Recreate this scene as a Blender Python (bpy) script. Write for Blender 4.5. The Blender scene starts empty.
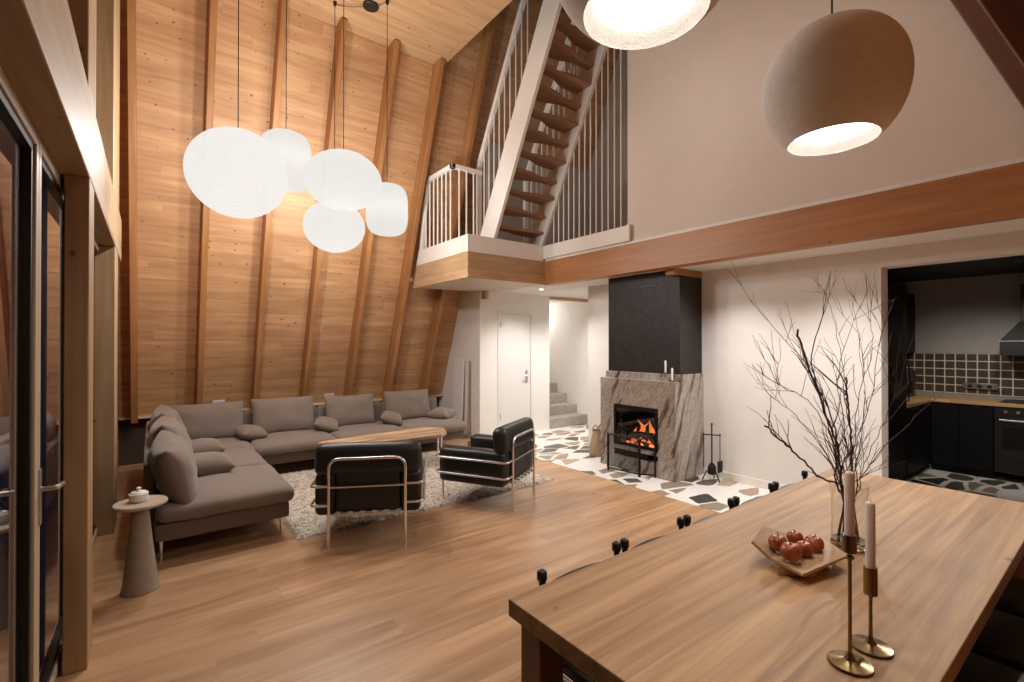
import bpy, bmesh, math, random
from mathutils import Vector, Matrix, Euler, noise
R = math.radians; PI = math.pi
scn = bpy.context.scene
COL = scn.collection
random.seed(7)

# ------------------------------------------------------------------ materials
def newmat(name):
    m = bpy.data.materials.new(name); m.use_nodes = True
    nt = m.node_tree; b = nt.nodes['Principled BSDF']
    return m, nt, b
def N(nt, t, **kw):
    n = nt.nodes.new(t)
    for k, v in kw.items(): setattr(n, k, v)
    return n
def L(nt, a, b): nt.links.new(a, b)
def val(nt, sock, v):
    if hasattr(v, 'links') or hasattr(v, 'is_linked'): L(nt, v, sock)
    else: sock.default_value = v
def mth(nt, op, a, b=None, c=None):
    n = N(nt, 'ShaderNodeMath', operation=op)
    val(nt, n.inputs[0], a)
    if b is not None: val(nt, n.inputs[1], b)
    if c is not None: val(nt, n.inputs[2], c)
    return n.outputs[0]
def ramp(nt, fac, stops):
    n = N(nt, 'ShaderNodeValToRGB'); cr = n.color_ramp
    while len(cr.elements) > 1: cr.elements.remove(cr.elements[-1])
    for i, (p, c) in enumerate(stops):
        e = cr.elements[0] if i == 0 else cr.elements.new(p)
        e.position = p; e.color = (c[0], c[1], c[2], 1)
    L(nt, fac, n.inputs[0]); return n.outputs[0]
def mix(nt, fac, a, b, mode='MIX'):
    n = N(nt, 'ShaderNodeMix', data_type='RGBA', blend_type=mode)
    val(nt, n.inputs[0], fac)
    for s, v in ((6, a), (7, b)):
        if isinstance(v, tuple): n.inputs[s].default_value = (v[0], v[1], v[2], 1)
        else: L(nt, v, n.inputs[s])
    return n.outputs[2]
def coords(nt): return N(nt, 'ShaderNodeTexCoord').outputs['Object']
def scaled(nt, vec, s):
    n = N(nt, 'ShaderNodeMapping'); L(nt, vec, n.inputs[0]); n.inputs['Scale'].default_value = s; return n.outputs[0]
def bump(nt, b, h, strength=.3, dist=.01):
    n = N(nt, 'ShaderNodeBump'); n.inputs['Strength'].default_value = strength; n.inputs['Distance'].default_value = dist
    L(nt, h, n.inputs['Height']); L(nt, n.outputs[0], b.inputs['Normal'])
def noisetex(nt, vec, scale, detail=3, rough=.5):
    n = N(nt, 'ShaderNodeTexNoise'); L(nt, vec, n.inputs['Vector'])
    n.inputs['Scale'].default_value = scale; n.inputs['Detail'].default_value = detail; n.inputs['Roughness'].default_value = rough
    return n.outputs['Fac']

def plain(name, col, rough=.5, metal=0.0, var=.06, scale=6, bmp=0.0, bscale=60, **kw):
    m, nt, b = newmat(name); v = coords(nt)
    f = noisetex(nt, v, scale, 3)
    hi = tuple(min(1, c*(1+var)) for c in col); lo = tuple(c*(1-var) for c in col)
    L(nt, ramp(nt, f, [(.3, lo), (.7, hi)]), b.inputs['Base Color'])
    b.inputs['Roughness'].default_value = rough; b.inputs['Metallic'].default_value = metal
    if bmp: bump(nt, b, noisetex(nt, v, bscale, 4), bmp, .004)
    for k, x in kw.items(): b.inputs[k.replace('_', ' ')].default_value = x
    return m
def fabric(name, col, scale=350):
    m, nt, b = newmat(name); v = coords(nt)
    f = noisetex(nt, v, scale, 2); g = noisetex(nt, v, 5, 3)
    c = mix(nt, .5, ramp(nt, f, [(.3, tuple(x*.78 for x in col)), (.7, tuple(x*1.2 for x in col))]), ramp(nt, g, [(.3, tuple(x*.92 for x in col)), (.7, tuple(x*1.06 for x in col))]))
    L(nt, c, b.inputs['Base Color']); b.inputs['Roughness'].default_value = .95
    b.inputs['Sheen Weight'].default_value = .25
    bump(nt, b, f, .35, .002)
    return m
def emit(name, col, strength):
    m, nt, b = newmat(name)
    b.inputs['Base Color'].default_value = (*col, 1); b.inputs['Emission Color'].default_value = (*col, 1)
    b.inputs['Emission Strength'].default_value = strength; b.inputs['Roughness'].default_value = .8
    return m
def wood(name, c_lo, c_hi, iu=0, iv=1, plank=None, length=None, knots=False, rough=.5, grain=1.0, seam=.5, tone=.12, bmp=.12, knot_scale=1.6, coat=0, seamw=.012, ulen=1.0, blot=.4):
    """iu: object axis along the grain, iv: axis across the boards"""
    m, nt, b = newmat(name); v = coords(nt)
    s = N(nt, 'ShaderNodeSeparateXYZ'); L(nt, v, s.inputs[0])
    u, w = s.outputs[iu], s.outputs[iv]; t = s.outputs[3-iu-iv]
    off = 0.0; tonev = None; seamv = None
    if plank:
        q = mth(nt, 'DIVIDE', w, plank); idx = mth(nt, 'FLOOR', q); fr = mth(nt, 'FRACT', q)
        wn = N(nt, 'ShaderNodeTexWhiteNoise', noise_dimensions='1D'); L(nt, idx, wn.inputs['W']); rnd = wn.outputs['Value']
        off = mth(nt, 'MULTIPLY', rnd, 17.0)
        sm = mth(nt, 'LESS_THAN', fr, seamw); tonev = rnd
        if length:
            ul = mth(nt, 'DIVIDE', mth(nt, 'ADD', u, off), length); ui = mth(nt, 'FLOOR', ul); uf = mth(nt, 'FRACT', ul)
            sm = mth(nt, 'MAXIMUM', sm, mth(nt, 'LESS_THAN', uf, seamw*plank/length))
            wn2 = N(nt, 'ShaderNodeTexWhiteNoise', noise_dimensions='2D')
            cc = N(nt, 'ShaderNodeCombineXYZ'); L(nt, idx, cc.inputs[0]); L(nt, ui, cc.inputs[1]); L(nt, cc.outputs[0], wn2.inputs['Vector'])
            tonev = wn2.outputs['Value']; off = mth(nt, 'ADD', off, mth(nt, 'MULTIPLY', tonev, 23.0))
        seamv = sm
    uu = mth(nt, 'ADD', u, off) if plank else u
    c1 = N(nt, 'ShaderNodeCombineXYZ')
    val(nt, c1.inputs[0], mth(nt, 'MULTIPLY', uu, 1.1*grain*ulen)); val(nt, c1.inputs[1], mth(nt, 'MULTIPLY', w, 17*grain)); val(nt, c1.inputs[2], mth(nt, 'MULTIPLY', t, 17*grain))
    n1 = N(nt, 'ShaderNodeTexNoise'); L(nt, c1.outputs[0], n1.inputs['Vector']); n1.inputs['Scale'].default_value = 1.0; n1.inputs['Detail'].default_value = 5; n1.inputs['Roughness'].default_value = .6; n1.inputs['Distortion'].default_value = .6
    c2 = N(nt, 'ShaderNodeCombineXYZ')
    val(nt, c2.inputs[0], mth(nt, 'MULTIPLY', uu, .7*grain*ulen)); val(nt, c2.inputs[1], mth(nt, 'MULTIPLY', w, 3.2*grain)); val(nt, c2.inputs[2], mth(nt, 'MULTIPLY', t, 3.2*grain))
    n2 = N(nt, 'ShaderNodeTexNoise'); L(nt, c2.outputs[0], n2.inputs['Vector']); n2.inputs['Scale'].default_value = 1.3; n2.inputs['Detail'].default_value = 3; n2.inputs['Distortion'].default_value = 3*blot
    f = mth(nt, 'ADD', mth(nt, 'MULTIPLY', n1.outputs['Fac'], 1-blot), mth(nt, 'MULTIPLY', n2.outputs['Fac'], blot))
    col = ramp(nt, f, [(.34, c_lo), (.62, c_hi)])
    if tonev is not None:
        k = mth(nt, 'ADD', 1-tone, mth(nt, 'MULTIPLY', tonev, 2*tone))
        cb = N(nt, 'ShaderNodeCombineColor'); [L(nt, k, cb.inputs[i]) for i in range(3)]
        col = mix(nt, 1.0, col, cb.outputs[0], 'MULTIPLY')
    if knots:
        c3 = N(nt, 'ShaderNodeCombineXYZ'); val(nt, c3.inputs[0], mth(nt, 'MULTIPLY', uu, .8)); val(nt, c3.inputs[1], mth(nt, 'ADD', w, t))
        vo = N(nt, 'ShaderNodeTexVoronoi', voronoi_dimensions='2D'); L(nt, c3.outputs[0], vo.inputs['Vector']); vo.inputs['Scale'].default_value = knot_scale*2.2
        hs = N(nt, 'ShaderNodeSeparateColor'); L(nt, vo.outputs['Color'], hs.inputs[0])
        rad = mth(nt, 'ADD', .005, mth(nt, 'MULTIPLY', mth(nt, 'POWER', hs.outputs[0], 2.5), .085)); rad = mth(nt, 'MULTIPLY', rad, max(.25, knot_scale/3.0))
        d = mth(nt, 'SUBTRACT', vo.outputs['Distance'], rad)
        halo = ramp(nt, mth(nt, 'ADD', .5, mth(nt, 'MULTIPLY', d, 6.0)), [(.42, (1, 1, 1)), (.56, (0, 0, 0))])
        col = mix(nt, mth(nt, 'MULTIPLY', N2(nt, halo), .8), col, (c_lo[0]*.33, c_lo[1]*.25, c_lo[2]*.2))
    if seamv is not None:
        col = mix(nt, mth(nt, 'MULTIPLY', seamv, seam), col, tuple(x*.25 for x in c_lo))
    L(nt, col, b.inputs['Base Color'])
    rr = mth(nt, 'ADD', rough-.08, mth(nt, 'MULTIPLY', n1.outputs['Fac'], .16)); L(nt, rr, b.inputs['Roughness'])
    if coat: b.inputs['Coat Weight'].default_value = coat; b.inputs['Coat Roughness'].default_value = .3
    h = f if seamv is None else mth(nt, 'SUBTRACT', mth(nt, 'MULTIPLY', f, .5), seamv)
    bump(nt, b, h, bmp, .004)
    return m
def N2(nt, colsock):
    s = N(nt, 'ShaderNodeSeparateColor'); L(nt, colsock, s.inputs[0]); return s.outputs[0]

def terrazzo():
    m, nt, b = newmat('crazy_stone_floor'); v = coords(nt)
    w = N(nt, 'ShaderNodeTexNoise'); L(nt, v, w.inputs['Vector']); w.inputs['Scale'].default_value = 5
    sub = N(nt, 'ShaderNodeVectorMath', operation='MULTIPLY_ADD'); L(nt, w.outputs['Color'], sub.inputs[0]); sub.inputs[1].default_value = (.05, .05, 0); L(nt, v, sub.inputs[2])
    mp = N(nt, 'ShaderNodeMapping'); L(nt, sub.outputs[0], mp.inputs[0]); mp.inputs['Scale'].default_value = (1.0, 1.7, 0); mp.inputs['Rotation'].default_value = (0, 0, .6); mp.inputs['Location'].default_value = (.37, .2, 0)
    a = N(nt, 'ShaderNodeTexVoronoi', voronoi_dimensions='2D', feature='F1'); L(nt, mp.outputs[0], a.inputs['Vector']); a.inputs['Scale'].default_value = 2.9
    e = N(nt, 'ShaderNodeTexVoronoi', voronoi_dimensions='2D', feature='DISTANCE_TO_EDGE'); L(nt, mp.outputs[0], e.inputs['Vector']); e.inputs['Scale'].default_value = 2.9
    hs = N(nt, 'ShaderNodeSeparateColor'); L(nt, a.outputs['Color'], hs.inputs[0]); r, g = hs.outputs[0], hs.outputs[1]
    inside = mth(nt, 'GREATER_THAN', e.outputs['Distance'], mth(nt, 'ADD', .02, mth(nt, 'MULTIPLY', g, .16)))
    pick = mth(nt, 'MULTIPLY', inside, mth(nt, 'GREATER_THAN', r, .38))
    n = N(nt, 'ShaderNodeValToRGB'); n.color_ramp.interpolation = 'CONSTANT'
    cr = n.color_ramp; stops = [(0, (.42, .31, .22)), (.42, (.06, .055, .05)), (.53, (.30, .26, .20)), (.64, (.42, .28, .20)), (.74, (.07, .12, .08)), (.84, (.48, .40, .31)), (.93, (.13, .11, .09))]
    while len(cr.elements) > 1: cr.elements.remove(cr.elements[-1])
    for i, (p, c) in enumerate(stops):
        el = cr.elements[0] if i == 0 else cr.elements.new(p); el.position = p; el.color = (*c, 1)
    L(nt, r, n.inputs[0])
    fn = noisetex(nt, v, 22, 5, .65)
    stone = mix(nt, .35, n.outputs[0], ramp(nt, fn, [(.35, (.1, .08, .07)), (.7, (.6, .52, .45))]), 'OVERLAY')
    base = ramp(nt, noisetex(nt, v, 40, 4), [(.3, (.74, .71, .66)), (.7, (.86, .83, .79))])
    L(nt, mix(nt, pick, base, stone), b.inputs['Base Color']); b.inputs['Roughness'].default_value = .28
    return m
def marble():
    m, nt, b = newmat('banded_marble'); v = coords(nt)
    d = Vector((-.81, .506, .30)).normalized()   # bedding planes
    dw = N(nt, 'ShaderNodeTexNoise'); L(nt, v, dw.inputs['Vector']); dw.inputs['Scale'].default_value = 2.6; dw.inputs['Detail'].default_value = 3
    ad = N(nt, 'ShaderNodeVectorMath', operation='MULTIPLY_ADD'); L(nt, dw.outputs['Color'], ad.inputs[0]); ad.inputs[1].default_value = (.10, .10, .10); L(nt, v, ad.inputs[2])
    dt = N(nt, 'ShaderNodeVectorMath', operation='DOT_PRODUCT'); L(nt, ad.outputs[0], dt.inputs[0]); dt.inputs[1].default_value = d
    sc_ = N(nt, 'ShaderNodeVectorMath', operation='SCALE'); sc_.inputs[0].default_value = d; L(nt, mth(nt, 'MULTIPLY', dt.outputs['Value'], 9.0), sc_.inputs['Scale'])
    pv = N(nt, 'ShaderNodeVectorMath', operation='ADD'); L(nt, ad.outputs[0], pv.inputs[0]); L(nt, sc_.outputs[0], pv.inputs[1])
    f1 = noisetex(nt, pv.outputs[0], 1.1, 5, .6); f2 = noisetex(nt, pv.outputs[0], 3.6, 5, .65); f3 = noisetex(nt, v, 60, 3, .6)
    f = mth(nt, 'ADD', mth(nt, 'ADD', mth(nt, 'MULTIPLY', f1, .68), mth(nt, 'MULTIPLY', f2, .28)), mth(nt, 'MULTIPLY', f3, .04))
    f = mth(nt, 'ADD', .5, mth(nt, 'MULTIPLY', mth(nt, 'SUBTRACT', f, .5), 1.5))
    c = ramp(nt, f, [(.36, (.07, .052, .042)), (.425, (.22, .175, .145)), (.47, (.46, .41, .36)), (.505, (.24, .195, .165)), (.545, (.52, .47, .42)), (.58, (.30, .25, .215)), (.64, (.50, .45, .40))])
    L(nt, c, b.inputs['Base Color']); b.inputs['Roughness'].default_value = .34
    return m
def tiles():
    m, nt, b = newmat('brown_wall_tiles'); v = coords(nt)
    s = N(nt, 'ShaderNodeSeparateXYZ'); L(nt, v, s.inputs[0])
    T = .105
    fy = mth(nt, 'FRACT', mth(nt, 'DIVIDE', s.outputs[1], T)); fz = mth(nt, 'FRACT', mth(nt, 'DIVIDE', s.outputs[2], T))
    g = mth(nt, 'MAXIMUM', mth(nt, 'LESS_THAN', fy, .12), mth(nt, 'LESS_THAN', fz, .12))
    f = noisetex(nt, v, 9, 3)
    L(nt, mix(nt, g, ramp(nt, f, [(.3, (.055, .035, .022)), (.7, (.085, .055, .036))]), (.62, .58, .52)), b.inputs['Base Color'])
    b.inputs['Roughness'].default_value = .35
    bump(nt, b, mth(nt, 'SUBTRACT', 1.0, g), .4, .004)
    return m
def glassmat(name, tint=(1, 1, 1), rough=0.0):
    m, nt, b = newmat(name)
    b.inputs['Base Color'].default_value = (*tint, 1); b.inputs['Transmission Weight'].default_value = 1; b.inputs['IOR'].default_value = 1.48; b.inputs['Roughness'].default_value = rough
    return m
def rugmat():
    m, nt, b = newmat('shaggy_wool'); v = coords(nt)
    f = noisetex(nt, v, 60, 3, .7); g = noisetex(nt, v, 22, 4, .75); h = noisetex(nt, v, 3, 2)
    c = ramp(nt, f, [(.36, (.09, .06, .04)), (.45, (.44, .36, .28)), (.58, (.80, .72, .61))])
    c = mix(nt, .45, c, ramp(nt, g, [(.40, (.10, .07, .045)), (.5, (.70, .62, .52)), (.6, (.84, .77, .67))]), 'MIX')
    L(nt, c, b.inputs['Base Color']); b.inputs['Roughness'].default_value = 1
    bump(nt, b, f, .9, .02)
    return m
def wicker():
    m, nt, b = newmat('woven_willow'); v = coords(nt)
    w1 = N(nt, 'ShaderNodeTexWave', bands_direction='Z'); L(nt, v, w1.inputs['Vector']); w1.inputs['Scale'].default_value = 22; w1.inputs['Distortion'].default_value = 1.5
    c = ramp(nt, w1.outputs['Fac'], [(.2, (.24, .15, .08)), (.7, (.52, .36, .21))]); L(nt, c, b.inputs['Base Color']); b.inputs['Roughness'].default_value = .7
    bump(nt, b, w1.outputs['Fac'], .6, .01); return m

M = {}
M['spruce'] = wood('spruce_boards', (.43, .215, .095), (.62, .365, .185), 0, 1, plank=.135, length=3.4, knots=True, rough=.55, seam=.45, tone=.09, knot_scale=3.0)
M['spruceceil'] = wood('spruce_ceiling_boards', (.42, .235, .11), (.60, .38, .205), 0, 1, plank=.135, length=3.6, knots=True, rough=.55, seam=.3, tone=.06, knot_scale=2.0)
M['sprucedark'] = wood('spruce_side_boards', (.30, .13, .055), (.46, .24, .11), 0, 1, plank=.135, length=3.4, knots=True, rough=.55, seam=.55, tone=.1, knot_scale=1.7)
M['rafter'] = wood('glued_rafter_timber', (.30, .125, .04), (.45, .215, .08), 1, 0, rough=.5, grain=.8)
M['beam'] = wood('reddish_beam_timber', (.33, .13, .042), (.50, .23, .088), 1, 2, rough=.42, grain=.7, knots=True, knot_scale=1.0)
M['larch'] = wood('pale_spruce_timber', (.29, .19, .105), (.46, .33, .20), 1, 2, rough=.55, grain=.7, knots=True, knot_scale=.9)
M['post'] = wood('pale_spruce_post', (.30, .175, .085), (.47, .315, .175), 2, 1, rough=.55, grain=.7, knots=True, knot_scale=1.1)
M['fascia'] = wood('spruce_fascia_boards', (.42, .24, .12), (.60, .38, .20), 0, 2, plank=.17, rough=.5, seam=.5, knots=True, tone=.05)
M['fasciay'] = wood('spruce_fascia_boards_side', (.44, .27, .14), (.62, .42, .24), 1, 2, plank=.17, rough=.5, seam=.5, knots=True, tone=.05)
M['floor'] = wood('oak_plank_floor', (.31, .165, .078), (.55, .335, .185), 0, 1, plank=.19, length=2.1, rough=.36, grain=.8, seam=.35, tone=.09, bmp=.06, seamw=.01)
M['table'] = wood('oiled_oak_top', (.23, .122, .050), (.49, .30, .150), 0, 1, plank=.24, length=9.0, rough=.55, grain=1.25, seam=.15, tone=.08, bmp=.05, knots=True, knot_scale=.6, seamw=.006, ulen=.55, blot=.3)
M['tableleg'] = wood('dark_oak_leg', (.16, .075, .04), (.26, .135, .075), 2, 1, rough=.5, grain=.8)
M['coffee'] = wood('live_edge_plank', (.24, .12, .06), (.74, .52, .33), 0, 1, plank=.09, rough=.42, grain=1.2, seam=.5, tone=.32, blot=.6, knots=True)
M['bowl'] = wood('pale_carved_wood', (.36, .22, .12), (.50, .33, .19), 0, 1, rough=.5, grain=1.5)
M['tread'] = wood('brown_beech_tread', (.24, .12, .065), (.36, .19, .105), 0, 1, rough=.45, grain=1.2)
M['polewood'] = wood('grey_wood_pole', (.30, .22, .14), (.42, .32, .22), 2, 1, rough=.6)
M['worktop'] = wood('beech_worktop', (.48, .27, .12), (.62, .38, .19), 1, 0, plank=.05, length=.6, rough=.4, seam=.1)
M['log'] = wood('charred_log', (.03, .015, .01), (.10, .05, .03), 0, 1, rough=.8)
M['wallwhite'] = plain('warm_white_plaster', (.80, .765, .725), .85, var=.02, bmp=.06, bscale=180)
M['upperwall'] = plain('bounce_tinted_plaster_upper', (.74, .65, .57), .85, var=.02, bmp=.06, bscale=180)  # browner copy of the wall plaster, warm bounce light put into its colour
M['softwhite'] = plain('painted_white_wood', (.84, .79, .73), .45, var=.02)
M['doorwhite'] = plain('white_door_paint', (.74, .72, .69), .4, var=.015)
M['soffit'] = plain('white_plaster_ceiling', (.78, .74, .69), .85, var=.02)
M['creampanel'] = plain('cream_panel', (.66, .57, .45), .6, var=.03)
M['gallerywall'] = plain('taupe_plaster', (.42, .35, .30), .9, var=.04)
M['kitchenwall'] = plain('grey_kitchen_plaster', (.36, .335, .32), .85, var=.04)
M['blackwall'] = plain('black_kitchen_lacquer', (.010, .0095, .011), .5, var=.1, Specular_IOR_Level=.25)
M['cab'] = plain('black_matt_cabinet', (.006, .0058, .0075), .5, var=.1, Specular_IOR_Level=.2)
M['chimney'] = plain('blackened_steel', (.028, .025, .024), .5, metal=.35, var=.25, scale=14, bmp=.05)
M['iron'] = plain('black_iron', (.012, .011, .011), .5, metal=.6)
M['frame'] = plain('beige_door_frame', (.48, .38, .27), .5, var=.03)
M['gasket'] = plain('black_door_profile', (.01, .009, .009), .4)
M['chrome'] = plain('polished_chrome', (.80, .81, .83), .22, metal=1.0, var=.01)
M['steel'] = plain('brushed_steel', (.55, .53, .50), .3, metal=1.0)
M['brass'] = plain('antique_brass', (.24, .165, .075), .26, metal=1.0, var=.08)
M['sofa'] = fabric('taupe_wool_fabric', (.20, .155, .125))
M['sofadark'] = fabric('taupe_fabric_base', (.15, .112, .09))
M['leather'] = plain('black_leather', (.009, .008, .0075), .42, var=.2, scale=9, bmp=.25, bscale=45)
M['strap'] = plain('pale_canvas_strap', (.5, .46, .40), .8)
M['paper'] = None
M['felt'] = plain('pulp_grey_shade', (.72, .66, .61), .95, var=.05, scale=30, bmp=.5, bscale=140)
M['white'] = plain('white_plastic', (.83, .81, .78), .4, var=.01)
M['wax'] = plain('white_wax', (.72, .66, .60), .45, var=.02, Subsurface_Weight=.15)
M['black'] = plain('black_plastic', (.01, .01, .01), .4)
M['concrete'] = plain('grey_beige_stone', (.30, .245, .19), .75, var=.08, scale=18, bmp=.15, bscale=90)
M['tabletop'] = plain('pale_stone_top', (.44, .355, .27), .5, var=.06, scale=20)
M['branch'] = plain('dark_twig_bark', (.045, .024, .017), .75, var=.3, scale=30, bmp=.3, bscale=120)
M['apple'] = None
M['stairstone'] = plain('grey_stone_step', (.36, .33, .29), .6, var=.12, scale=12)
M['lightwood'] = plain('pale_ledge_wood', (.62, .50, .36), .5, var=.05)
M['lantern'] = None
M['terrazzo'] = terrazzo(); M['marble'] = marble(); M['tiles'] = tiles(); M['rug'] = rugmat(); M['wicker'] = wicker()
M['glass'] = glassmat('clear_glass'); M['vase'] = glassmat('vase_glass', (.96, .97, .95))
M['fireglass'] = glassmat('stove_glass', (.9, .88, .85))
M['diffuser'] = emit('glowing_diffuser', (1, .96, .90), 6)
M['downlight'] = emit('glowing_downlight', (1, .9, .76), 25)
M['flame'] = emit('fire_flame', (1, .24, .06), 1.0)
M['ember'] = emit('glowing_ember', (1, .22, .06), 2.2)
def paper():
    m, nt, b = newmat('lit_rice_paper'); v = coords(nt)
    s = N(nt, 'ShaderNodeSeparateXYZ'); L(nt, v, s.inputs[0])
    fr = mth(nt, 'FRACT', mth(nt, 'DIVIDE', s.outputs[2], .024))
    rib = mth(nt, 'LESS_THAN', fr, .16)
    fib = noisetex(nt, v, 60, 4, .7)
    e = mth(nt, 'ADD', .56, mth(nt, 'MULTIPLY', fib, .22)); e = mth(nt, 'MULTIPLY', e, mth(nt, 'SUBTRACT', 1.0, mth(nt, 'MULTIPLY', rib, .07)))
    em = N(nt, 'ShaderNodeEmission'); em.inputs[0].default_value = (1.0, .985, .95, 1); L(nt, e, em.inputs[1])
    tl_ = N(nt, 'ShaderNodeBsdfTranslucent'); tl_.inputs[0].default_value = (.0048, .0047, .0044, 1); asd = N(nt, 'ShaderNodeAddShader'); L(nt, em.outputs[0], asd.inputs[0]); L(nt, tl_.outputs[0], asd.inputs[1])
    tp = N(nt, 'ShaderNodeBsdfTransparent'); mx = N(nt, 'ShaderNodeMixShader'); mx.inputs[0].default_value = .20
    L(nt, asd.outputs[0], mx.inputs[1]); L(nt, tp.outputs[0], mx.inputs[2])
    L(nt, mx.outputs[0], nt.nodes['Material Output'].inputs[0])
    return m
M['paper'] = paper()
def applemat():
    m, nt, b = newmat('apple_skin'); v = coords(nt)
    f = noisetex(nt, v, 14, 3); 
    L(nt, ramp(nt, f, [(.32, (.17, .022, .012)), (.5, (.32, .065, .022)), (.66, (.46, .17, .06))]), b.inputs['Base Color']); b.inputs['Roughness'].default_value = .3
    return m
M['apple'] = applemat()

# ------------------------------------------------------------------ mesh helpers
class MB:
    def __init__(s): s.v = []; s.f = []
    def add(s, vs, fs, mtx=None):
        o = len(s.v)
        s.v += [tuple(mtx @ Vector(p)) if mtx else tuple(p) for p in vs]
        s.f += [tuple(i+o for i in f) for f in fs]; return s
    def box(s, x0, x1, y0, y1, z0, z1, mtx=None):
        vs = [(x, y, z) for z in (z0, z1) for y in (y0, y1) for x in (x0, x1)]
        return s.add(vs, [(0, 2, 3, 1), (4, 5, 7, 6), (0, 1, 5, 4), (2, 6, 7, 3), (0, 4, 6, 2), (1, 3, 7, 5)], mtx)
    def prism(s, poly, a, b, axis=2, mtx=None):
        """poly: 2-D points; extruded between a and b along axis (0: poly is y,z; 1: x,z; 2: x,y)"""
        def P(p, h): return {0: (h, p[0], p[1]), 1: (p[0], h, p[1]), 2: (p[0], p[1], h)}[axis]
        n = len(poly); vs = [P(p, a) for p in poly]+[P(p, b) for p in poly]
        fs = [tuple(range(n-1, -1, -1)), tuple(range(n, 2*n))]+[(i, (i+1) % n, n+(i+1) % n, n+i) for i in range(n)]
        return s.add(vs, fs, mtx)
    def lathe(s, prof, n=32, mtx=None, cap=True):
        vs = []; fs = []
        for r, z in prof:
            for i in range(n):
                a = 2*PI*i/n; vs.append((r*math.cos(a), r*math.sin(a), z))
        k = len(prof)
        for j in range(k-1):
            for i in range(n):
                fs.append((j*n+i, j*n+(i+1) % n, (j+1)*n+(i+1) % n, (j+1)*n+i))
        if cap:
            fs.append(tuple(range(n-1, -1, -1))); fs.append(tuple((k-1)*n+i for i in range(n)))
        return s.add(vs, fs, mtx)
    def tube(s, pts, r, n=10, mtx=None, closed=False):
        pts = [Vector(p) for p in pts]; k = len(pts)
        rs = r if isinstance(r, (list, tuple)) else [r]*k
        vs = []; fs = []; ref = None
        for i in range(k):
            if closed: t = pts[(i+1) % k]-pts[i-1]
            else: t = pts[min(i+1, k-1)]-pts[max(i-1, 0)]
            t.normalize()
            if ref is None:
                ref = Vector((0, 0, 1)) if abs(t.z) < .9 else Vector((1, 0, 0))
            ref = (ref-t*ref.dot(t))
            if ref.length < 1e-5: ref = t.orthogonal()
            ref.normalize(); bi = t.cross(ref)
            for j in range(n):
                a = 2*PI*j/n; vs.append(pts[i]+(ref*math.cos(a)+bi*math.sin(a))*rs[i])
        for i in range(k if closed else k-1):
            for j in range(n):
                a, b = i*n+j, i*n+(j+1) % n; c, d = ((i+1) % k)*n+(j+1) % n, ((i+1) % k)*n+j
                fs.append((a, b, c, d))
        if not closed:
            fs.append(tuple(range(n-1, -1, -1))); fs.append(tuple((k-1)*n+i for i in range(n)))
        return s.add(vs, fs, mtx)
    def ball(s, c, r, n=16, m=10, mtx=None):
        if not isinstance(r, (tuple, list)): r = (r, r, r)
        vs = [(c[0], c[1], c[2]-r[2])]; fs = []
        for j in range(1, m):
            t = -PI/2+PI*j/m
            for i in range(n):
                a = 2*PI*i/n; vs.append((c[0]+r[0]*math.cos(t)*math.cos(a), c[1]+r[1]*math.cos(t)*math.sin(a), c[2]+r[2]*math.sin(t)))
        vs.append((c[0], c[1], c[2]+r[2])); e = len(vs)-1
        for i in range(n):
            fs.append((0, 1+(i+1) % n, 1+i)); fs.append((e, e-n+i, e-n+(i+1) % n))
        for j in range(m-2):
            for i in range(n):
                fs.append((1+j*n+i, 1+j*n+(i+1) % n, 1+(j+1)*n+(i+1) % n, 1+(j+1)*n+i))
        return s.add(vs, fs, mtx)
    def rbox(s, w, d, h, r, n=8, puff=0.0, nz=0.0, seed=0, mtx=None):
        """soft rounded block centred on the origin"""
        import itertools
        N_ = n; idx = {}; vs = []; fs = []
        hx, hy, hz = w/2, d/2, h/2; r = min(r, hx*.99, hy*.99, hz*.99)
        def param(i, half):  # denser at edges
            t = i/N_*2-1
            return half*(math.copysign(1-(1-abs(t))**1.6, t))
        def vid(i, j, k):
            if (i, j, k) in idx: return idx[(i, j, k)]
            p = Vector((param(i, hx), param(j, hy), param(k, hz)))
            q = Vector((max(-hx+r, min(hx-r, p.x)), max(-hy+r, min(hy-r, p.y)), max(-hz+r, min(hz-r, p.z))))
            dv = p-q
            if dv.length > 1e-9: p = q+dv.normalized()*r
            if puff:
                k_ = (1-(p.x/hx)**2)*(1-(p.y/hy)**2)
                p.z += math.copysign(puff*k_, p.z) if abs(p.z) > 1e-6 else 0
            if nz:
                p += Vector(noise.noise_vector(Vector((p.x*5+seed*7.1, p.y*5, p.z*5))))*nz
            idx[(i, j, k)] = len(vs); vs.append(tuple(p)); return idx[(i, j, k)]
        for a in range(N_):
            for b_ in range(N_):
                for side in (0, N_):
                    q = [vid(a, b_, side), vid(a+1, b_, side), vid(a+1, b_+1, side), vid(a, b_+1, side)]; fs.append(tuple(q if side else q[::-1]))
                    q = [vid(a, side, b_), vid(a+1, side, b_), vid(a+1, side, b_+1), vid(a, side, b_+1)]; fs.append(tuple(q[::-1] if side else q))
                    q = [vid(side, a, b_), vid(side, a+1, b_), vid(side, a+1, b_+1), vid(side, a, b_+1)]; fs.append(tuple(q if side else q[::-1]))
        return s.add(vs, fs, mtx)
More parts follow.
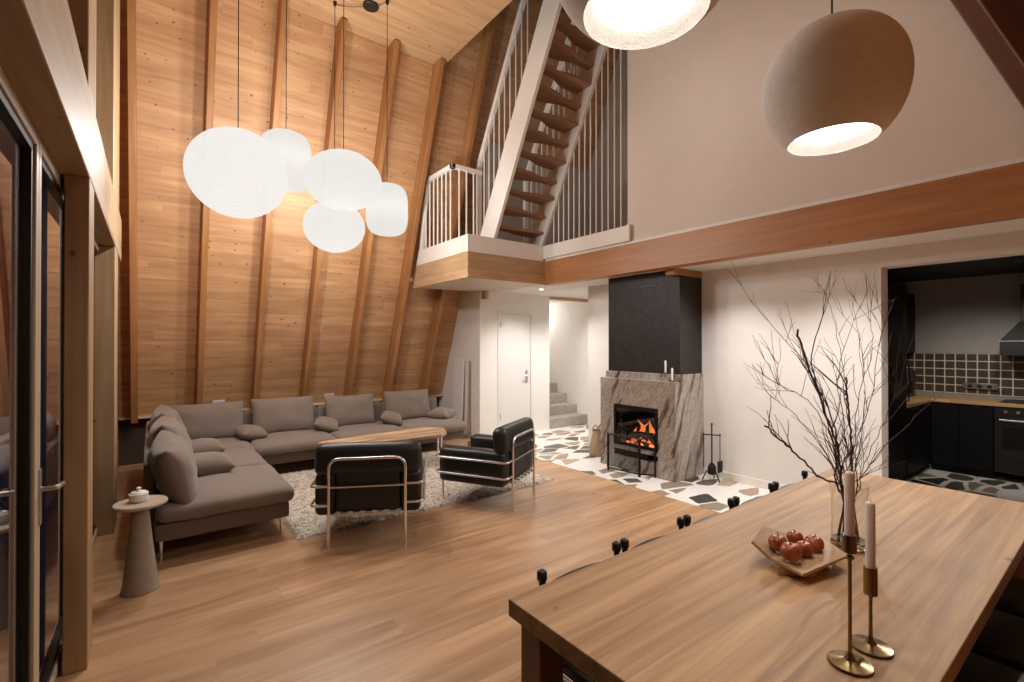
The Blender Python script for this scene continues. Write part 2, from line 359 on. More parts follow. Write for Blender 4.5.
    def pillow(s, w, h, t, n=18, pinch=.07, seed=0, nz=.012, ex=.55, mtx=None):
        vs = []; fs = []
        def pt(i, j, sg):
            u = i/n*2-1; v = j/n*2-1
            u = math.copysign(1-(1-abs(u))**1.5, u); v = math.copysign(1-(1-abs(v))**1.5, v)
            x = w/2*u*(1-pinch*(1-v*v)*abs(u)); y = h/2*v*(1-pinch*(1-u*u)*abs(v))
            k = max(0, (1-abs(u)**3.0))*max(0, (1-abs(v)**3.0)); z = sg*t/2*k**ex
            nn = noise.noise(Vector((x*6+seed*3.3, y*6, sg*2+seed)))+.5*noise.noise(Vector((x*15+seed, y*15, sg*5.)))
            z += nn*nz*k**.5
            return (x, y, z)
        for j in range(n+1):
            for i in range(n+1): vs.append(pt(i, j, 1))
        o = {}
        for j in range(n+1):
            for i in range(n+1):
                if i in (0, n) or j in (0, n): o[(i, j)] = j*(n+1)+i
                else: o[(i, j)] = len(vs); vs.append(pt(i, j, -1))
        for j in range(n):
            for i in range(n):
                a = j*(n+1)+i; fs.append((a, a+1, a+n+2, a+n+1)); fs.append((o[(i, j)], o[(i, j+1)], o[(i+1, j+1)], o[(i+1, j)]))
        return s.add(vs, fs, mtx)
    def build(s, name, mat, parent=None, loc=None, rot=None, mtx=None, bevel=0, smooth=True, angle=35, seg=2):
        me = bpy.data.meshes.new(name); me.from_pydata(s.v, [], s.f); me.update()
        bm = bmesh.new(); bm.from_mesh(me); bmesh.ops.recalc_face_normals(bm, faces=bm.faces); bm.to_mesh(me); bm.free()
        if smooth:
            me.polygons.foreach_set('use_smooth', [True]*len(me.polygons)); me.set_sharp_from_angle(angle=R(angle))
        me.materials.append(mat if not isinstance(mat, str) else M[mat])
        o = bpy.data.objects.new(name, me); COL.objects.link(o)
        if parent: o.parent = parent
        if mtx: o.matrix_local = mtx
        if loc: o.location = loc
        if rot: o.rotation_euler = rot
        if bevel:
            bv = o.modifiers.new('bevel', 'BEVEL'); bv.width = bevel; bv.segments = seg; bv.limit_method = 'ANGLE'; bv.angle_limit = R(40)
        return o

def fillet(pts, r, n=6, closed=False):
    pts = [Vector(p) for p in pts]; out = []; k = len(pts)
    for i, p in enumerate(pts):
        if not closed and i in (0, k-1): out.append(p); continue
        a, b = pts[i-1], pts[(i+1) % k]; da = (a-p); db = (b-p)
        rr = min(r, da.length*.49, db.length*.49); p0 = p+da.normalized()*rr; p1 = p+db.normalized()*rr
        for j in range(n+1):
            t = j/n; out.append(p0*(1-t)**2+p*2*t*(1-t)+p1*t*t)
    return out
def thing(name, label, cat, loc=(0, 0, 0), rotz=0, group=None):
    o = bpy.data.objects.new(name, None); COL.objects.link(o); o.empty_display_size = .1
    o.location = loc; o.rotation_euler = (0, 0, rotz); o['label'] = label; o['category'] = cat
    if group: o['group'] = group
    return o
def tag(o, label, cat, group=None):
    o['label'] = label; o['category'] = cat
    if group: o['group'] = group
    return o
def struct(o, label=None):
    o['kind'] = 'structure'
    if label: o['label'] = label
    return o
def dup(root, loc, rotz, label, group=None):
    r = root.copy(); COL.objects.link(r); r.location = loc; r.rotation_euler = (0, 0, rotz); r['label'] = label
    if group: r['group'] = group
    for ch in list(root.children):
        c = ch.copy(); COL.objects.link(c); c.parent = r
        for g in list(ch.children):
            d = g.copy(); COL.objects.link(d); d.parent = c
    return r
def TRS(loc, rot=(0, 0, 0)): return Matrix.Translation(Vector(loc)) @ Euler(rot, 'XYZ').to_matrix().to_4x4()

# ------------------------------------------------------------------ camera
H = 1.6; FPX = 475.95; YAW = .6478; PITCH = .0053
cam = bpy.data.cameras.new('camera'); co = bpy.data.objects.new('camera', cam); COL.objects.link(co); scn.camera = co
co.location = (0, 0, H); co.rotation_euler = (PI/2+PITCH, 0, -YAW); cam.sensor_width = 36; cam.lens = FPX*36/1024; cam.clip_start = .02
CF = Vector((math.sin(YAW)*math.cos(PITCH), math.cos(YAW)*math.cos(PITCH), math.sin(PITCH))); CR = Vector((math.cos(YAW), -math.sin(YAW), 0)); CU = CR.cross(CF)
def at(px, py, depth):
    """a place in the room, read off the survey of the photograph: direction and distance from the tripod"""
    return Vector((0, 0, H))+(CF+CR*((px-512)/FPX)-CU*((py-341)/FPX))*depth

# ------------------------------------------------------------------ dimensions
MS = .388; Y0F = 8.2; Y0N = -1.0
ZC = 2.48; ZT = 2.82; ZCURB = 3.05; XG = 4.675; XW = 5.39; ZL = 5.56; LX = 3.324; LY = 5.36
SL = math.sqrt(1+MS*MS); THF = math.atan2(1/SL, -MS/SL); THN = math.atan2(1/SL, MS/SL)
def yf(z): return Y0F-MS*z
def yn(z): return Y0N+MS*z

# ================================================================== SETTING
# floors
struct(MB().box(-.40, 4.29, -1.0, 8.2, -.08, 0).build('floor', 'floor', smooth=False), 'oak plank floor of the living room')
struct(MB().box(4.29, 9.0, -1.0, 9.0, -.08, .002).build('floor_tiled', 'terrazzo', smooth=False), 'white floor with large irregular stone pieces')
# sloped far wall (boards) in its own plane
roof = MB().box(-.40, 4.36, .65*SL, 11.8*SL, -.05, 0); o = roof.build('wall_far', 'spruce', smooth=False, loc=(0, Y0F, 0), rot=(THF, 0, 0)); struct(o, 'steep spruce boarded wall behind the sofa')
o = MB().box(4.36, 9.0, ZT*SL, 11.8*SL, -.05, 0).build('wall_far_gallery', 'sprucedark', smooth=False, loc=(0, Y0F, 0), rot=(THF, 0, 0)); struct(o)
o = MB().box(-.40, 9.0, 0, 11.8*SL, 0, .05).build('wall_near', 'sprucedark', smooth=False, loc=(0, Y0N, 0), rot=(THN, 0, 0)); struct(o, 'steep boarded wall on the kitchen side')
# knee wall and ledge under the boards
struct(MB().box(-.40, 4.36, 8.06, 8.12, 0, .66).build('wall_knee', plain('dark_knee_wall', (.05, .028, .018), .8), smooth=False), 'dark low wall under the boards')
struct(MB().box(-.34, 4.36, yf(.65)-.055, yf(.65)+.16, .615, .65).build('trim_1', 'lightwood', bevel=.004), 'pale ledge along the foot of the boards')
# rafters
n = 2
XR = [-.175, .515, 1.19, 1.855, 2.535, 3.205, 3.885]
for i, x in enumerate(XR):
    top = ZL-.03 if i < 6 else 8.5
    o = MB().box(x-.035, x+.035, .66*SL, top*SL+.1, 0, .22).build('trim_%d' % n, 'rafter', loc=(0, Y0F, 0), rot=(THF, 0, 0), bevel=.006); n += 1
    struct(o, ['timber rafter beside the glazed wall', 'timber rafter behind the corner of the sofa', 'timber rafter behind the second seat', 'timber rafter behind the third seat', 'timber rafter ending at the boarded ceiling', 'timber rafter left of the landing', 'timber rafter behind the white stair rail'][i])
M['rafterdark'] = wood('dark_near_rafter', (.09, .032, .015), (.16, .06, .028), 1, 0, rough=.5, grain=.8)  # darker tone than the far rafters, used on the near slope only
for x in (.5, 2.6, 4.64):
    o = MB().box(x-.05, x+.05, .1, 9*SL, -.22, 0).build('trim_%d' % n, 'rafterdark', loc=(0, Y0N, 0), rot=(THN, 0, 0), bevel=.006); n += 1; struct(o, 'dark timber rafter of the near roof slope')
# high boarded ceiling
struct(MB().prism([(-.40, yn(ZL)), (3.305, yn(ZL)), (3.305, yf(ZL)), (-.40, yf(ZL))], ZL, ZL+.16).build('ceiling', 'spruceceil', smooth=False), 'high spruce boarded ceiling')
struct(MB().box(3.305, XG, yn(ZL), 3.75, ZL, ZL+.16).build('ceiling_loft', 'soffit', smooth=False))
# low ceiling under the gallery
struct(MB().box(XG, 9.0, -.1, 8.8, ZC, ZT-.01).build('ceiling_low', 'soffit', smooth=False), 'white low ceiling under the gallery')
struct(MB().box(4.36, XG-.001, 6.85, 7.6, ZC, ZT-.01).build('ceiling_hall', 'soffit', smooth=False))
# gallery beam
struct(MB().box(XG-.02, XG+.14, yn(ZC), LY-.002, ZC-.012, ZT).build('trim_%d' % n, 'beam', bevel=.006), 'long reddish timber beam under the white upper wall'); n += 1
struct(MB().box(XG+.14, XW-.001, 3.25, 3.37, 2.403, ZC-.002).build('trim_%d' % n, 'rafter', bevel=.004), 'short timber joist against the black chimney'); n += 1
struct(MB().box(XG+.002, XG+.10, yn(ZT), LY, ZT, ZT+.035).build('trim_%d' % n, 'softwhite'), 'thin white strip on the beam'); n += 1
# upper white wall
wy0 = 3.83
struct(MB().prism([(yn(ZT+.035), ZT+.035), (wy0, ZT+.035), (wy0, 8.5), (yn(8.5), 8.5)], XG+.02, XG+.16, axis=0).build('wall_upper', 'upperwall', smooth=False), 'white plaster wall above the beam')
struct(MB().box(6.6, 6.7, 2.9, yf(ZT), ZT-.01, 9).build('wall_gallery_back', 'gallerywall', smooth=False), 'taupe wall behind the gallery rail')
struct(MB().prism([(4.28, ZT), (6.7, ZT), (6.7, 4.85), (4.28, 4.85)], 6.30, 6.36, axis=1).build('wall_gallery_end', 'gallerywall', smooth=False))
struct(MB().box(XG+.17, 6.7, 3.0, 3.1, ZT-.01, 9).build('wall_gallery_side', 'gallerywall', smooth=False))
# fireplace wall with kitchen opening (thickness .19)
YK = 1.452
struct(MB().box(XW, XW+.19, YK, 5.166, 0, ZC).build('wall_right', 'wallwhite', smooth=False), 'white wall behind the fireplace')
struct(MB().box(XW, XW+.19, -1.0, YK, 2.31, ZC).build('wall_lintel', 'wallwhite', smooth=False), 'white lintel over the kitchen opening')
struct(MB().box(XW-.014, XW, YK, 3.2, 0.002, .09).build('baseboard_right', 'softwhite', bevel=.003)); struct(MB().box(XW-.014, XW, 4.28, 5.166, 0.002, .09).build('baseboard_right_far', 'softwhite', bevel=.003))
# hall with the white door and the stone stair
YD = 6.65; XC = 5.907
struct(MB().prism([(4.36, 0), (4.72, 0), (4.72, 2.17), (5.50, 2.17), (5.50, 0), (XC, 0), (XC, ZC), (4.36, ZC)], YD, YD+.12, axis=1).build('wall_hall', 'wallwhite', smooth=False), 'white wall around the flush white door')
struct(MB().prism([(YD+.12, 0), (yf(0)+.1, 0), (yf(ZC)+.1, ZC), (YD+.12, ZC)], 4.36, 4.46, axis=0).build('wall_hall_end', 'wallwhite', smooth=False), 'white end wall beside the sofa')
struct(MB().box(XC-.12, XC, YD+.12, 8.7, 0, ZC).build('wall_stair_left', 'wallwhite', smooth=False))
struct(MB().box(6.94, 7.06, YD, 8.7, 0, ZC).build('wall_stair_right', 'wallwhite', smooth=False))
struct(MB().box(XC-.12, 7.06, 8.7, 8.8, 0, ZC).build('wall_stair_end', 'wallwhite', smooth=False))
struct(MB().box(7.06, 9.0, YD, YD+.12, 0, ZC).build('wall_hall_far', 'wallwhite', smooth=False))
struct(MB().box(XW+.19, 9.0, 5.06, 5.166, 0, ZC).build('wall_hall_near', 'wallwhite', smooth=False))
struct(MB().box(9.0, 9.1, -1, 9.0, 0, ZC).build('wall_back', 'wallwhite', smooth=False))
struct(MB().box(XC, 6.94, YD-.02, YD+.10, ZC-.055, ZC-.002).build('trim_%d' % n, 'fascia', bevel=.004), 'pale timber lintel over the stone stair'); n += 1
struct(MB().box(4.40, 4.47, YD-.10, YD, ZC-.14, ZC-.002).build('trim_%d' % n, 'fascia', bevel=.004), 'short beam end above the white door'); n += 1
# door in the hall
d = thing('door_1', 'flush white interior door between sofa end and stone stair', 'door', (4.72, YD, 0)); d['kind'] = 'structure'
MB().box(0, .05, -.012, .05, 0, 2.17).box(.73, .78, -.012, .05, 0, 2.17).box(.05, .73, -.012, .05, 2.11, 2.17).build('door_frame', 'doorwhite', d, bevel=.004)
pn = MB().box(.053, .727, .005, .045, .008, 2.107).build('door_panel', 'doorwhite', d, bevel=.003)
h = MB().box(.615, .665, -.004, .005, .90, 1.12); h.tube(fillet([(.64, .004, 1.03), (.64, -.05, 1.03), (.53, -.05, 1.03)], .012), .009).build('door_handle', 'steel', d, bevel=.001)
for z in (.3, 1.88): MB().tube([(.05, -.016, z), (.05, -.016, z+.09)], .008).build('hinge', 'steel', d)
# stone stair
st = thing('stone_staircase', 'grey stone stair rising between white walls behind the fireplace wall', 'staircase', (XC, YD, 0)); 
for k in range(6):
    MB().box(.002, 1.03, .02+.295*k, .02+.295*(k+1)+.02, max(0.003, .187*k-.08), .187*(k+1)).build('step', 'stairstone', st, bevel=.006)

# ------------------------------------------------------------------ landing and gallery fascia
LE = yf(ZC)-.02
ld = thing('stair_landing', 'boarded landing box with white edge carrying the upper stair', 'landing', (LX, LY, ZC))
def rel(o, *p): return tuple(p[i]-o.location[i] for i in range(3))
def bx(mb, root, x0, x1, y0, y1, z0, z1):
    l = root.location; return mb.box(x0-l[0], x1-l[0], y0-l[1], y1-l[1], z0-l[2], z1-l[2])
l = ld.location
# side fascia follows the roof slope at its far end
MB().prism([(LY-l[1], 0), (yf(ZC)-.22-l[1], 0), (yf(ZT)-.22-l[1], ZT-ZC), (LY-l[1], ZT-ZC)], 0, .025, axis=0).build('side_fascia', 'fasciay', ld)
bx(MB(), ld, LX+.025, XG-.02, LY, LY+.025, ZC, ZT).build('front_fascia', 'fascia', ld)
MB().prism([(LX+.025, LY+.025), (XG-.004, LY+.025), (XG-.004, 6.84), (4.36, 6.84), (LX+.025, 6.95)], ZC+.004, ZC+.03, mtx=Matrix.Translation(-l)).build('underside_panel', 'creampanel', ld)
bx(MB(), ld, LX+.03, XG-.004, LY+.03, 6.8, ZT-.03, ZT).build('landing_floor', 'tread', ld)
MB().prism([(LY-.005-l[1], ZT-ZC), (yf(ZT)-.22-l[1], ZT-ZC), (yf(ZCURB)-.22-l[1], ZCURB-ZC), (LY-.005-l[1], ZCURB-ZC)], -.006, .035, axis=0).build('side_curb', 'softwhite', ld, bevel=.004)
bx(MB(), ld, LX+.035, XG-.035, LY-.005, LY+.035, ZT, ZCURB).build('front_curb', 'softwhite', ld, bevel=.004)
tag(MB().ball((0, 0, 0), .035).build('ceiling_sensor', 'white', loc=(LX-.03, 7.05, 2.62)), 'small white round fitting at the end of the landing box', 'sensor')
# gallery curb
gc = thing('gallery_railing', 'white gallery rail with tall thin bars right of the upper stair', 'railing', (XG, 4.6, ZT+.035))
l = gc.location
bx(MB(), gc, XG-.035, XG+.01, 3.80, LY, ZT+.036, ZCURB).build('curb_board', 'softwhite', gc, bevel=.004)
bx(MB(), gc, XG-.04, XG-.002, 3.76, 3.80, ZT+.036, ZCURB+.01).build('end_block', 'softwhite', gc, bevel=.004)
k = 0; y = 3.96
while y < 5.3:
    MB().tube([(.05, y-l[1], ZCURB-.1-l[2]), (.05, y-l[1], 5.5-l[2])], .009, 8).build('baluster', 'softwhite', gc); y += .105
# landing railing
lr = thing('landing_railing', 'low white railing with thin bars on the landing edge', 'railing', (LX, 5.8, ZCURB))
l = lr.location
YR = 5.80; zr = 4.08
pts = [(LX+.025, yf(ZCURB)-.26, ZCURB-.02), (LX+.025, yf(4.06)-.06, zr), (LX+.025, YR, zr), (LX+.475, YR, zr)]
def flat_rail(pts, w, h):
    mb = MB()
    for a, b in zip(pts[:-1], pts[1:]):
        a = Vector(a); b = Vector(b); dv = b-a; ln = dv.length
        q = dv.to_track_quat('X', 'Z').to_matrix().to_4x4(); mb.box(-w/2, ln+w/2, -w/2, w/2, -h/2, h/2, Matrix.Translation(a) @ q)
    return mb
ptl = [rel(lr, *p) for p in pts]
flat_rail(ptl[1:], .065, .065).build('handrail', 'softwhite', lr, bevel=.005)
flat_rail(ptl[:2], .06, .06).build('slanted_post', 'softwhite', lr, bevel=.005)
for i in range(8):
    y = 5.86+i*.125
    MB().tube([rel(lr, LX+.025, y, ZCURB-.15), rel(lr, LX+.025, y, zr)], .0125, 8).build('baluster', 'softwhite', lr)
for x in (.13, .25, .37):
    MB().tube([rel(lr, LX+x, YR, ZT), rel(lr, LX+x, YR, zr)], .0125, 8).build('baluster', 'softwhite', lr)

# ------------------------------------------------------------------ upper stair (paddle treads)
sx0, sx1 = 3.85, 4.68
us = thing('upper_staircase', 'steep white stair with brown paddle treads rising from landing to loft', 'staircase', (sx0, LY, ZT))
l = us.location
SLP = 1.88  # rise per run
def sy(z, off=0): return 5.855-(z-ZCURB)/SLP+off
def stringer(x0, x1, w):
    zt = ZL+1.0
    return MB().prism([(sy(ZT)-w-l[1], 0), (sy(ZT)-l[1], 0), (sy(zt)-l[1], zt-ZT), (sy(zt)-w-l[1], zt-ZT)], x0-l[0], x1-l[0], axis=0)
stringer(sx0-.05, sx0, .40).build('stringer', 'softwhite', us, bevel=.004)
stringer(sx1, sx1+.05, .40).build('stringer', 'softwhite', us, bevel=.004)
nt_ = 13; rise = (ZL-ZT)/12
for k in range(nt_):
    z = ZT+rise*(k+1)
    yc = sy(z)-.19
    W = sx1-sx0; dp, ds = .15, .045   # deep on one half, shallow on the other
    side = k % 2; pts = []
    m_ = 14
    front = []; 
    for i in range(m_+1):
        t = i/m_; s_ = 1/(1+math.exp(-(t-.5)*16)); s_ = s_ if side else 1-s_
        front.append((t*W, yc+ (ds+(dp-ds)*s_)))
    back = [(p[0], yc-.15+(yc+dp-p[1])*.0+.07*(1/(1+math.exp(-(p[0]/W-.5)*16*(-1 if side else 1))))) for p in front[::-1]]
    poly = [(p[0], p[1]-l[1]) for p in front+back]
    MB().prism(poly, z-.045-l[2], z-l[2]).build('tread', 'tread', us, bevel=.006)
# handrail and balusters on both sides
def srail(x, name='handrail'):
    y0, z0_ = 5.86, 4.26; ye = 4.62
    pts = [rel(us, x, y0, ZT+.002), rel(us, x, y0, z0_-.12), rel(us, x, y0-.035, z0_), rel(us, x, ye, z0_+(y0-.035-ye)*1.75)]
    flat_rail(pts, .06, .065).build(name, 'softwhite', us, bevel=.004)
    for i in range(9):
        y = 5.72-.125*i; zb = ZCURB+(5.855-y)*SLP; ztop = z0_+(y0-.035-y)*1.75
        MB().tube([rel(us, x, y, zb-.05), rel(us, x, y, ztop)], .010, 8).build('baluster', 'softwhite', us)
srail(sx0-.025); srail(sx1+.025)

# ------------------------------------------------------------------ glazed gable wall (left)
XL = -.246
struct(MB().box(XL-.13, XL, .0, 6.18, 2.42, 2.838).build('trim_%d' % n, 'larch', bevel=.006), 'pale timber beam over the glazed doors'); n += 1
for (a, b, lab) in ((3.13, 3.36, 'pale timber post beside the glazed door'), (5.225, 5.6, 'second pale timber post near the side table')):
    struct(MB().box(XL-.095 if a < 4 else XL-.14, XL-.001, a, b, 0, 2.42).build('trim_%d' % n, 'post', bevel=.006), lab); n += 1
for (a, b, lab) in ((3.05, 3.42, 'pale upper post on the glazed wall beam'), (4.95, 5.75, 'second pale upper post on the glazed wall beam')):
    struct(MB().box(XL-.13, XL-.001, a, b, 2.838, ZL).build('trim_%d' % n, 'post', bevel=.006), lab); n += 1
struct(MB().box(-.40, -.34, 5.75, 8.2, 0, ZL).build('wall_left', M['sprucedark'], smooth=False), 'boarded end of the glazed wall')  # end boards and strip below: shade put into the darker board colour
struct(MB().box(-.40, -.34, 5.6, 5.75, 0, 2.42).build('wall_left_strip', M['sprucedark'], smooth=False))
def glazed(name, label, y0, y1, z0, z1, fr=.05, handle=False, dark=True):
    w = thing(name, label, 'door' if handle else 'window', (-.385, y0, z0)); w['kind'] = 'structure'
    a, b = y1-y0, z1-z0; f = fr
    MB().box(-.03, .03, 0, f, 0, b).box(-.03, .03, a-f, a, 0, b).box(-.03, .03, f, a-f, 0, f).box(-.03, .03, f, a-f, b-f, b).build('window_frame', 'frame', w, bevel=.004)
    g = .028
    MB().box(-.02, .02, f, f+g, f, b-f).box(-.02, .02, a-f-g, a-f, f, b-f).box(-.02, .02, f+g, a-f-g, f, f+g).box(-.02, .02, f+g, a-f-g, b-f-g, b-f).build('inner_frame', 'gasket', w, bevel=.002)
    MB().box(-.006, .002, f+g-.004, a-f-g+.004, f+g-.004, b-f-g+.004).build('pane', 'glass', w, smooth=False)
    if handle:
        p = MB().box(.028, .036, .012, .046, .86, 1.08); p.tube(fillet([(.03, .03, 1.0), (.085, .03, 1.0), (.085, .16, .985)], .02), .010).build('door_handle', 'steel', w, bevel=.001)
    return w
glazed('window_1', 'dark glazed panel nearest the camera', -.2, 2.61, .02, 2.415)
glazed('door_2', 'glazed terrace door with steel lever handle', 2.615, 3.68, .02, 2.415, handle=True)
glazed('window_2', 'dark glazed panel between the two timber posts', 3.69, 5.58, .02, 2.415)
glazed('window_3', 'dark upper glazing above the beam', .9, 3.04, 2.84, ZL)
glazed('window_4', 'dark upper glazing between the upper posts', 3.43, 4.94, 2.84, ZL)
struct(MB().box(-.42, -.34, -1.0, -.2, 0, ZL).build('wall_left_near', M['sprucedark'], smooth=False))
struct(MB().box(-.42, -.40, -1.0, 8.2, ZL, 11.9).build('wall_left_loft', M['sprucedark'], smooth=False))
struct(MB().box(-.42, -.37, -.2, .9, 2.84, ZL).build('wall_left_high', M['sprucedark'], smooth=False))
struct(MB().box(9.0, 9.1, -1, 9.0, ZC, 11.9).build('wall_gable_far', M['gallerywall'], smooth=False))

# ================================================================== FIREPLACE
fp = thing('fireplace', 'banded grey brown marble fireplace with burning stove and black steel flue', 'fireplace', (4.80, 3.235, 0.002))
l = fp.location; FY1 = 4.375-3.235; FX1 = XW-.001-4.80; Z1 = 1.148
wy0_, wy1_, wz0, wz1 = .235, .905, .305, .82
# marble surround as a block with an opening
mb = MB()
mb.box(0, FX1, 0, wy0_, 0, Z1).box(0, FX1, wy1_, FY1, 0, Z1).box(0, FX1, wy0_, wy1_, wz1, Z1).box(0, FX1, wy0_, wy1_, .25, wz0).box(0, FX1, wy0_, wy1_, 0, .17)
mb.build('marble_surround', 'marble', fp, smooth=False)
MB().box(.10, FX1, .0, FY1-.0, Z1, Z1+.085).build('mantel_slab', 'marble', fp, bevel=.004)
# firebox
MB().box(.40, .42, wy0_, wy1_, wz0, wz1).box(.02, .42, wy0_, wy0_+.012, wz0, wz1).box(.02, .42, wy1_-.012, wy1_, wz0, wz1).box(.02, .42, wy0_, wy1_, wz0, wz0+.012).box(.02, .42, wy0_, wy1_, wz1-.012, wz1).build('firebox', 'iron', fp, smooth=False)
MB().box(-.012, .02, wy0_, wy0_+.035, wz0, wz1).box(-.012, .02, wy1_-.035, wy1_, wz0, wz1).box(-.012, .02, wy0_+.035, wy1_-.035, wz1-.05, wz1).box(-.012, .02, wy0_+.035, wy1_-.035, wz0, wz0+.04).build('stove_door', 'iron', fp, bevel=.004)
MB().box(.0, .005, wy0_+.033, wy1_-.033, wz0+.038, wz1-.048).build('stove_glass', 'fireglass', fp, smooth=False)
MB().box(.10, .12, wy0_, wy1_, .17, .25).box(.0, .04, wy0_+.15, wy1_-.05, .185, .235).build('air_slot', 'iron', fp, smooth=False)
for i, (y, x, z, a, ln) in enumerate(((.46, .14, .365, .35, .36), (.66, .16, .37, -.3, .36), (.56, .12, .44, .12, .34))):
    MB().tube([(-ln/2, 0, 0), (0, .008, .004), (ln/2, 0, 0)], [.045, .05, .04], 10).build('fire_log', 'log', fp, mtx=TRS((x, y, z), (0, .05, PI/2+a)))
def flame(y, x, z, hgt, w, sd):
    prof = []; mb = MB(); vs = []; fs = []; kk = 9; nn = 8
    for j in range(kk):
        t = j/(kk-1); r = w*(math.sin(PI*min(1, t*.8+.18))**1.0)*(1-t)**.55; ox = .03*math.sin(t*5+sd); oy = .05*math.sin(t*4+sd*2)*t
        for i in range(nn): a = 2*PI*i/nn; vs.append((x+ox+r*.6*math.cos(a), y+oy+r*math.sin(a), z+t*hgt))
    for j in range(kk-1):
        for i in range(nn): fs.append((j*nn+i, j*nn+(i+1) % nn, (j+1)*nn+(i+1) % nn, (j+1)*nn+i))
    mb.add(vs, fs); return mb
fmb = MB()
for i, (y, x, z, hh, w) in enumerate(((.40, .16, .40, .15, .035), (.47, .20, .42, .22, .05), (.55, .17, .45, .17, .04), (.63, .20, .42, .21, .05), (.71, .18, .40, .13, .035), (.51, .10, .36, .09, .045), (.61, .09, .35, .10, .05), (.68, .09, .35, .08, .04), (.44, .09, .35, .07, .04))):
    q = flame(y, x, z, hh, w, i*1.7); fmb.add(q.v, q.f)
fmb.build('flames', 'flame', fp)
eb = MB()
for i in range(18): eb.ball((random.uniform(.06, .24), random.uniform(.34, .80), wz0+.03), random.uniform(.018, .035), 8, 6)
eb.build('embers', 'ember', fp)
# chimney breast
MB().prism([(.02, Z1+.085), (FY1-.03, Z1+.085), (FY1-.03, 2.474), (.14, 2.474), (.14, 2.398), (.02, 2.398)], .125, FX1, axis=0).build('flue_casing', 'chimney', fp, bevel=.003)
MB().box(.115, .126, .34, .88, 2.30, 2.325).build('vent_slot', 'black', fp, smooth=False)
# screen
sc = thing('fire_screen', 'black folding fire screen in front of the stove', 'fire screen', (4.61, 3.63, .004))
def panel(p0, p1, h0):
    a = Vector((p0[0], p0[1], 0)); b = Vector((p1[0], p1[1], 0)); z = Vector((0, 0, h0))
    mb = MB(); mb.tube(fillet([a, a+z, b+z, b], .05), .010, 8); mb.tube([a+Vector((0, 0, .03)), b+Vector((0, 0, .03))], .009, 8)
    return mb
panel((.04, .0), (.0, .44), .46).build('front_panel', 'iron', sc)
panel((.05, -.008), (.175, -.13), .46).build('side_panel', 'iron', sc)
panel((.005, .45), (.075, .52), .46).build('side_panel', 'iron', sc)
def meshmat():
    m, nt, b = newmat('fine_black_mesh'); b.inputs['Base Color'].default_value = (.01, .01, .01, 1); b.inputs['Alpha'].default_value = .22; b.inputs['Roughness'].default_value = .6
    return m
M['mesh'] = meshmat()
MB().prism([(.04, .0), (.0, .44), (.002, .44), (.042, 0)], .03, .45).build('wire_mesh', 'mesh', sc, smooth=False)
# tools
tl = thing('fireplace_tool_stand', 'black iron stand of fireplace tools right of the fireplace', 'fireplace tools', (5.22, 3.03, .003))
MB().tube([(0, 0, .06), (0, 0, .64)], .008, 8).ball((0, 0, .655), .014, 8, 6).build('pole', 'iron', tl)
for a in (0.3, 2.4, 4.5):
    MB().tube(fillet([(0, 0, .11), (.055*math.cos(a), .055*math.sin(a), .12), (.11*math.cos(a), .11*math.sin(a), .004)], .04), .007, 8).build('leg', 'iron', tl)
MB().tube([(-.05, .085, .53), (.05, -.085, .53)], .007, 8).tube([(-.085, -.05, .53), (.085, .05, .53)], .006, 8).build('crossbar', 'iron', tl)
MB().tube([(-.045, .075, .55), (-.045, .075, .14)], .005, 8).build('poker', 'iron', tl)
s_ = MB().tube([(.045, -.075, .55), (.045, -.075, .22)], .005, 8); s_.prism([(-.045, 0), (.045, 0), (.05, .13), (-.05, .13)], -.006, .006, axis=1, mtx=TRS((.045, -.075, .10))).build('shovel', 'iron', tl)
b_ = MB().tube([(-.075, -.045, .55), (-.075, -.045, .2)], .005, 8); b_.lathe([(.02, .22), (.045, .18), (.05, .10), (.0, .10)], 14, mtx=TRS((-.075, -.045, 0))).build('brush', 'iron', tl)
# log basket
bk = thing('log_bag', 'woven straw bag standing left of the fireplace', 'basket', (5.11, 4.70, .003))
vs = []; prof = [(.0, .12, .115), (.12, .115, .11), (.26, .085, .085), (.36, .06, .065)]
m_ = MB(); V_ = []; F_ = []
for (z, a, b2) in prof:
    for i in range(20): t = 2*PI*i/20; V_.append((a*math.copysign(abs(math.cos(t))**.7, math.cos(t)), b2*math.copysign(abs(math.sin(t))**.7, math.sin(t)), z))
for j in range(3):
    for i in range(20): F_.append((j*20+i, j*20+(i+1) % 20, (j+1)*20+(i+1) % 20, (j+1)*20+i))
F_.append(tuple(range(19, -1, -1))); m_.add(V_, F_).build('bag_body', 'wicker', bk)
for x in (-.06, .06): MB().tube([(x, .05*math.cos(PI*i/10), .34+.09*math.sin(PI*i/10)) for i in range(11)], .009, 8).build('handle', 'wicker', bk)
# mantle candles
for (y, x, z, lab) in ((3.44, 4.91, Z1+.085, 'small white candle on the upper mantel slab, left one'), (3.315, 4.86, Z1, 'small white candle on the lower mantel edge, right one')):
    c = thing('candle', lab, 'candle', (x, y, z+.003), group='candles on the fireplace')
    MB().lathe([(.017, 0), (.019, .004), (.019, .012), (.013, .016)], 16).build('holder', 'brass', c)
    MB().lathe([(.0125, .014), (.0125, .15), (.004, .165)], 14).build('candle_stick', 'wax', c)

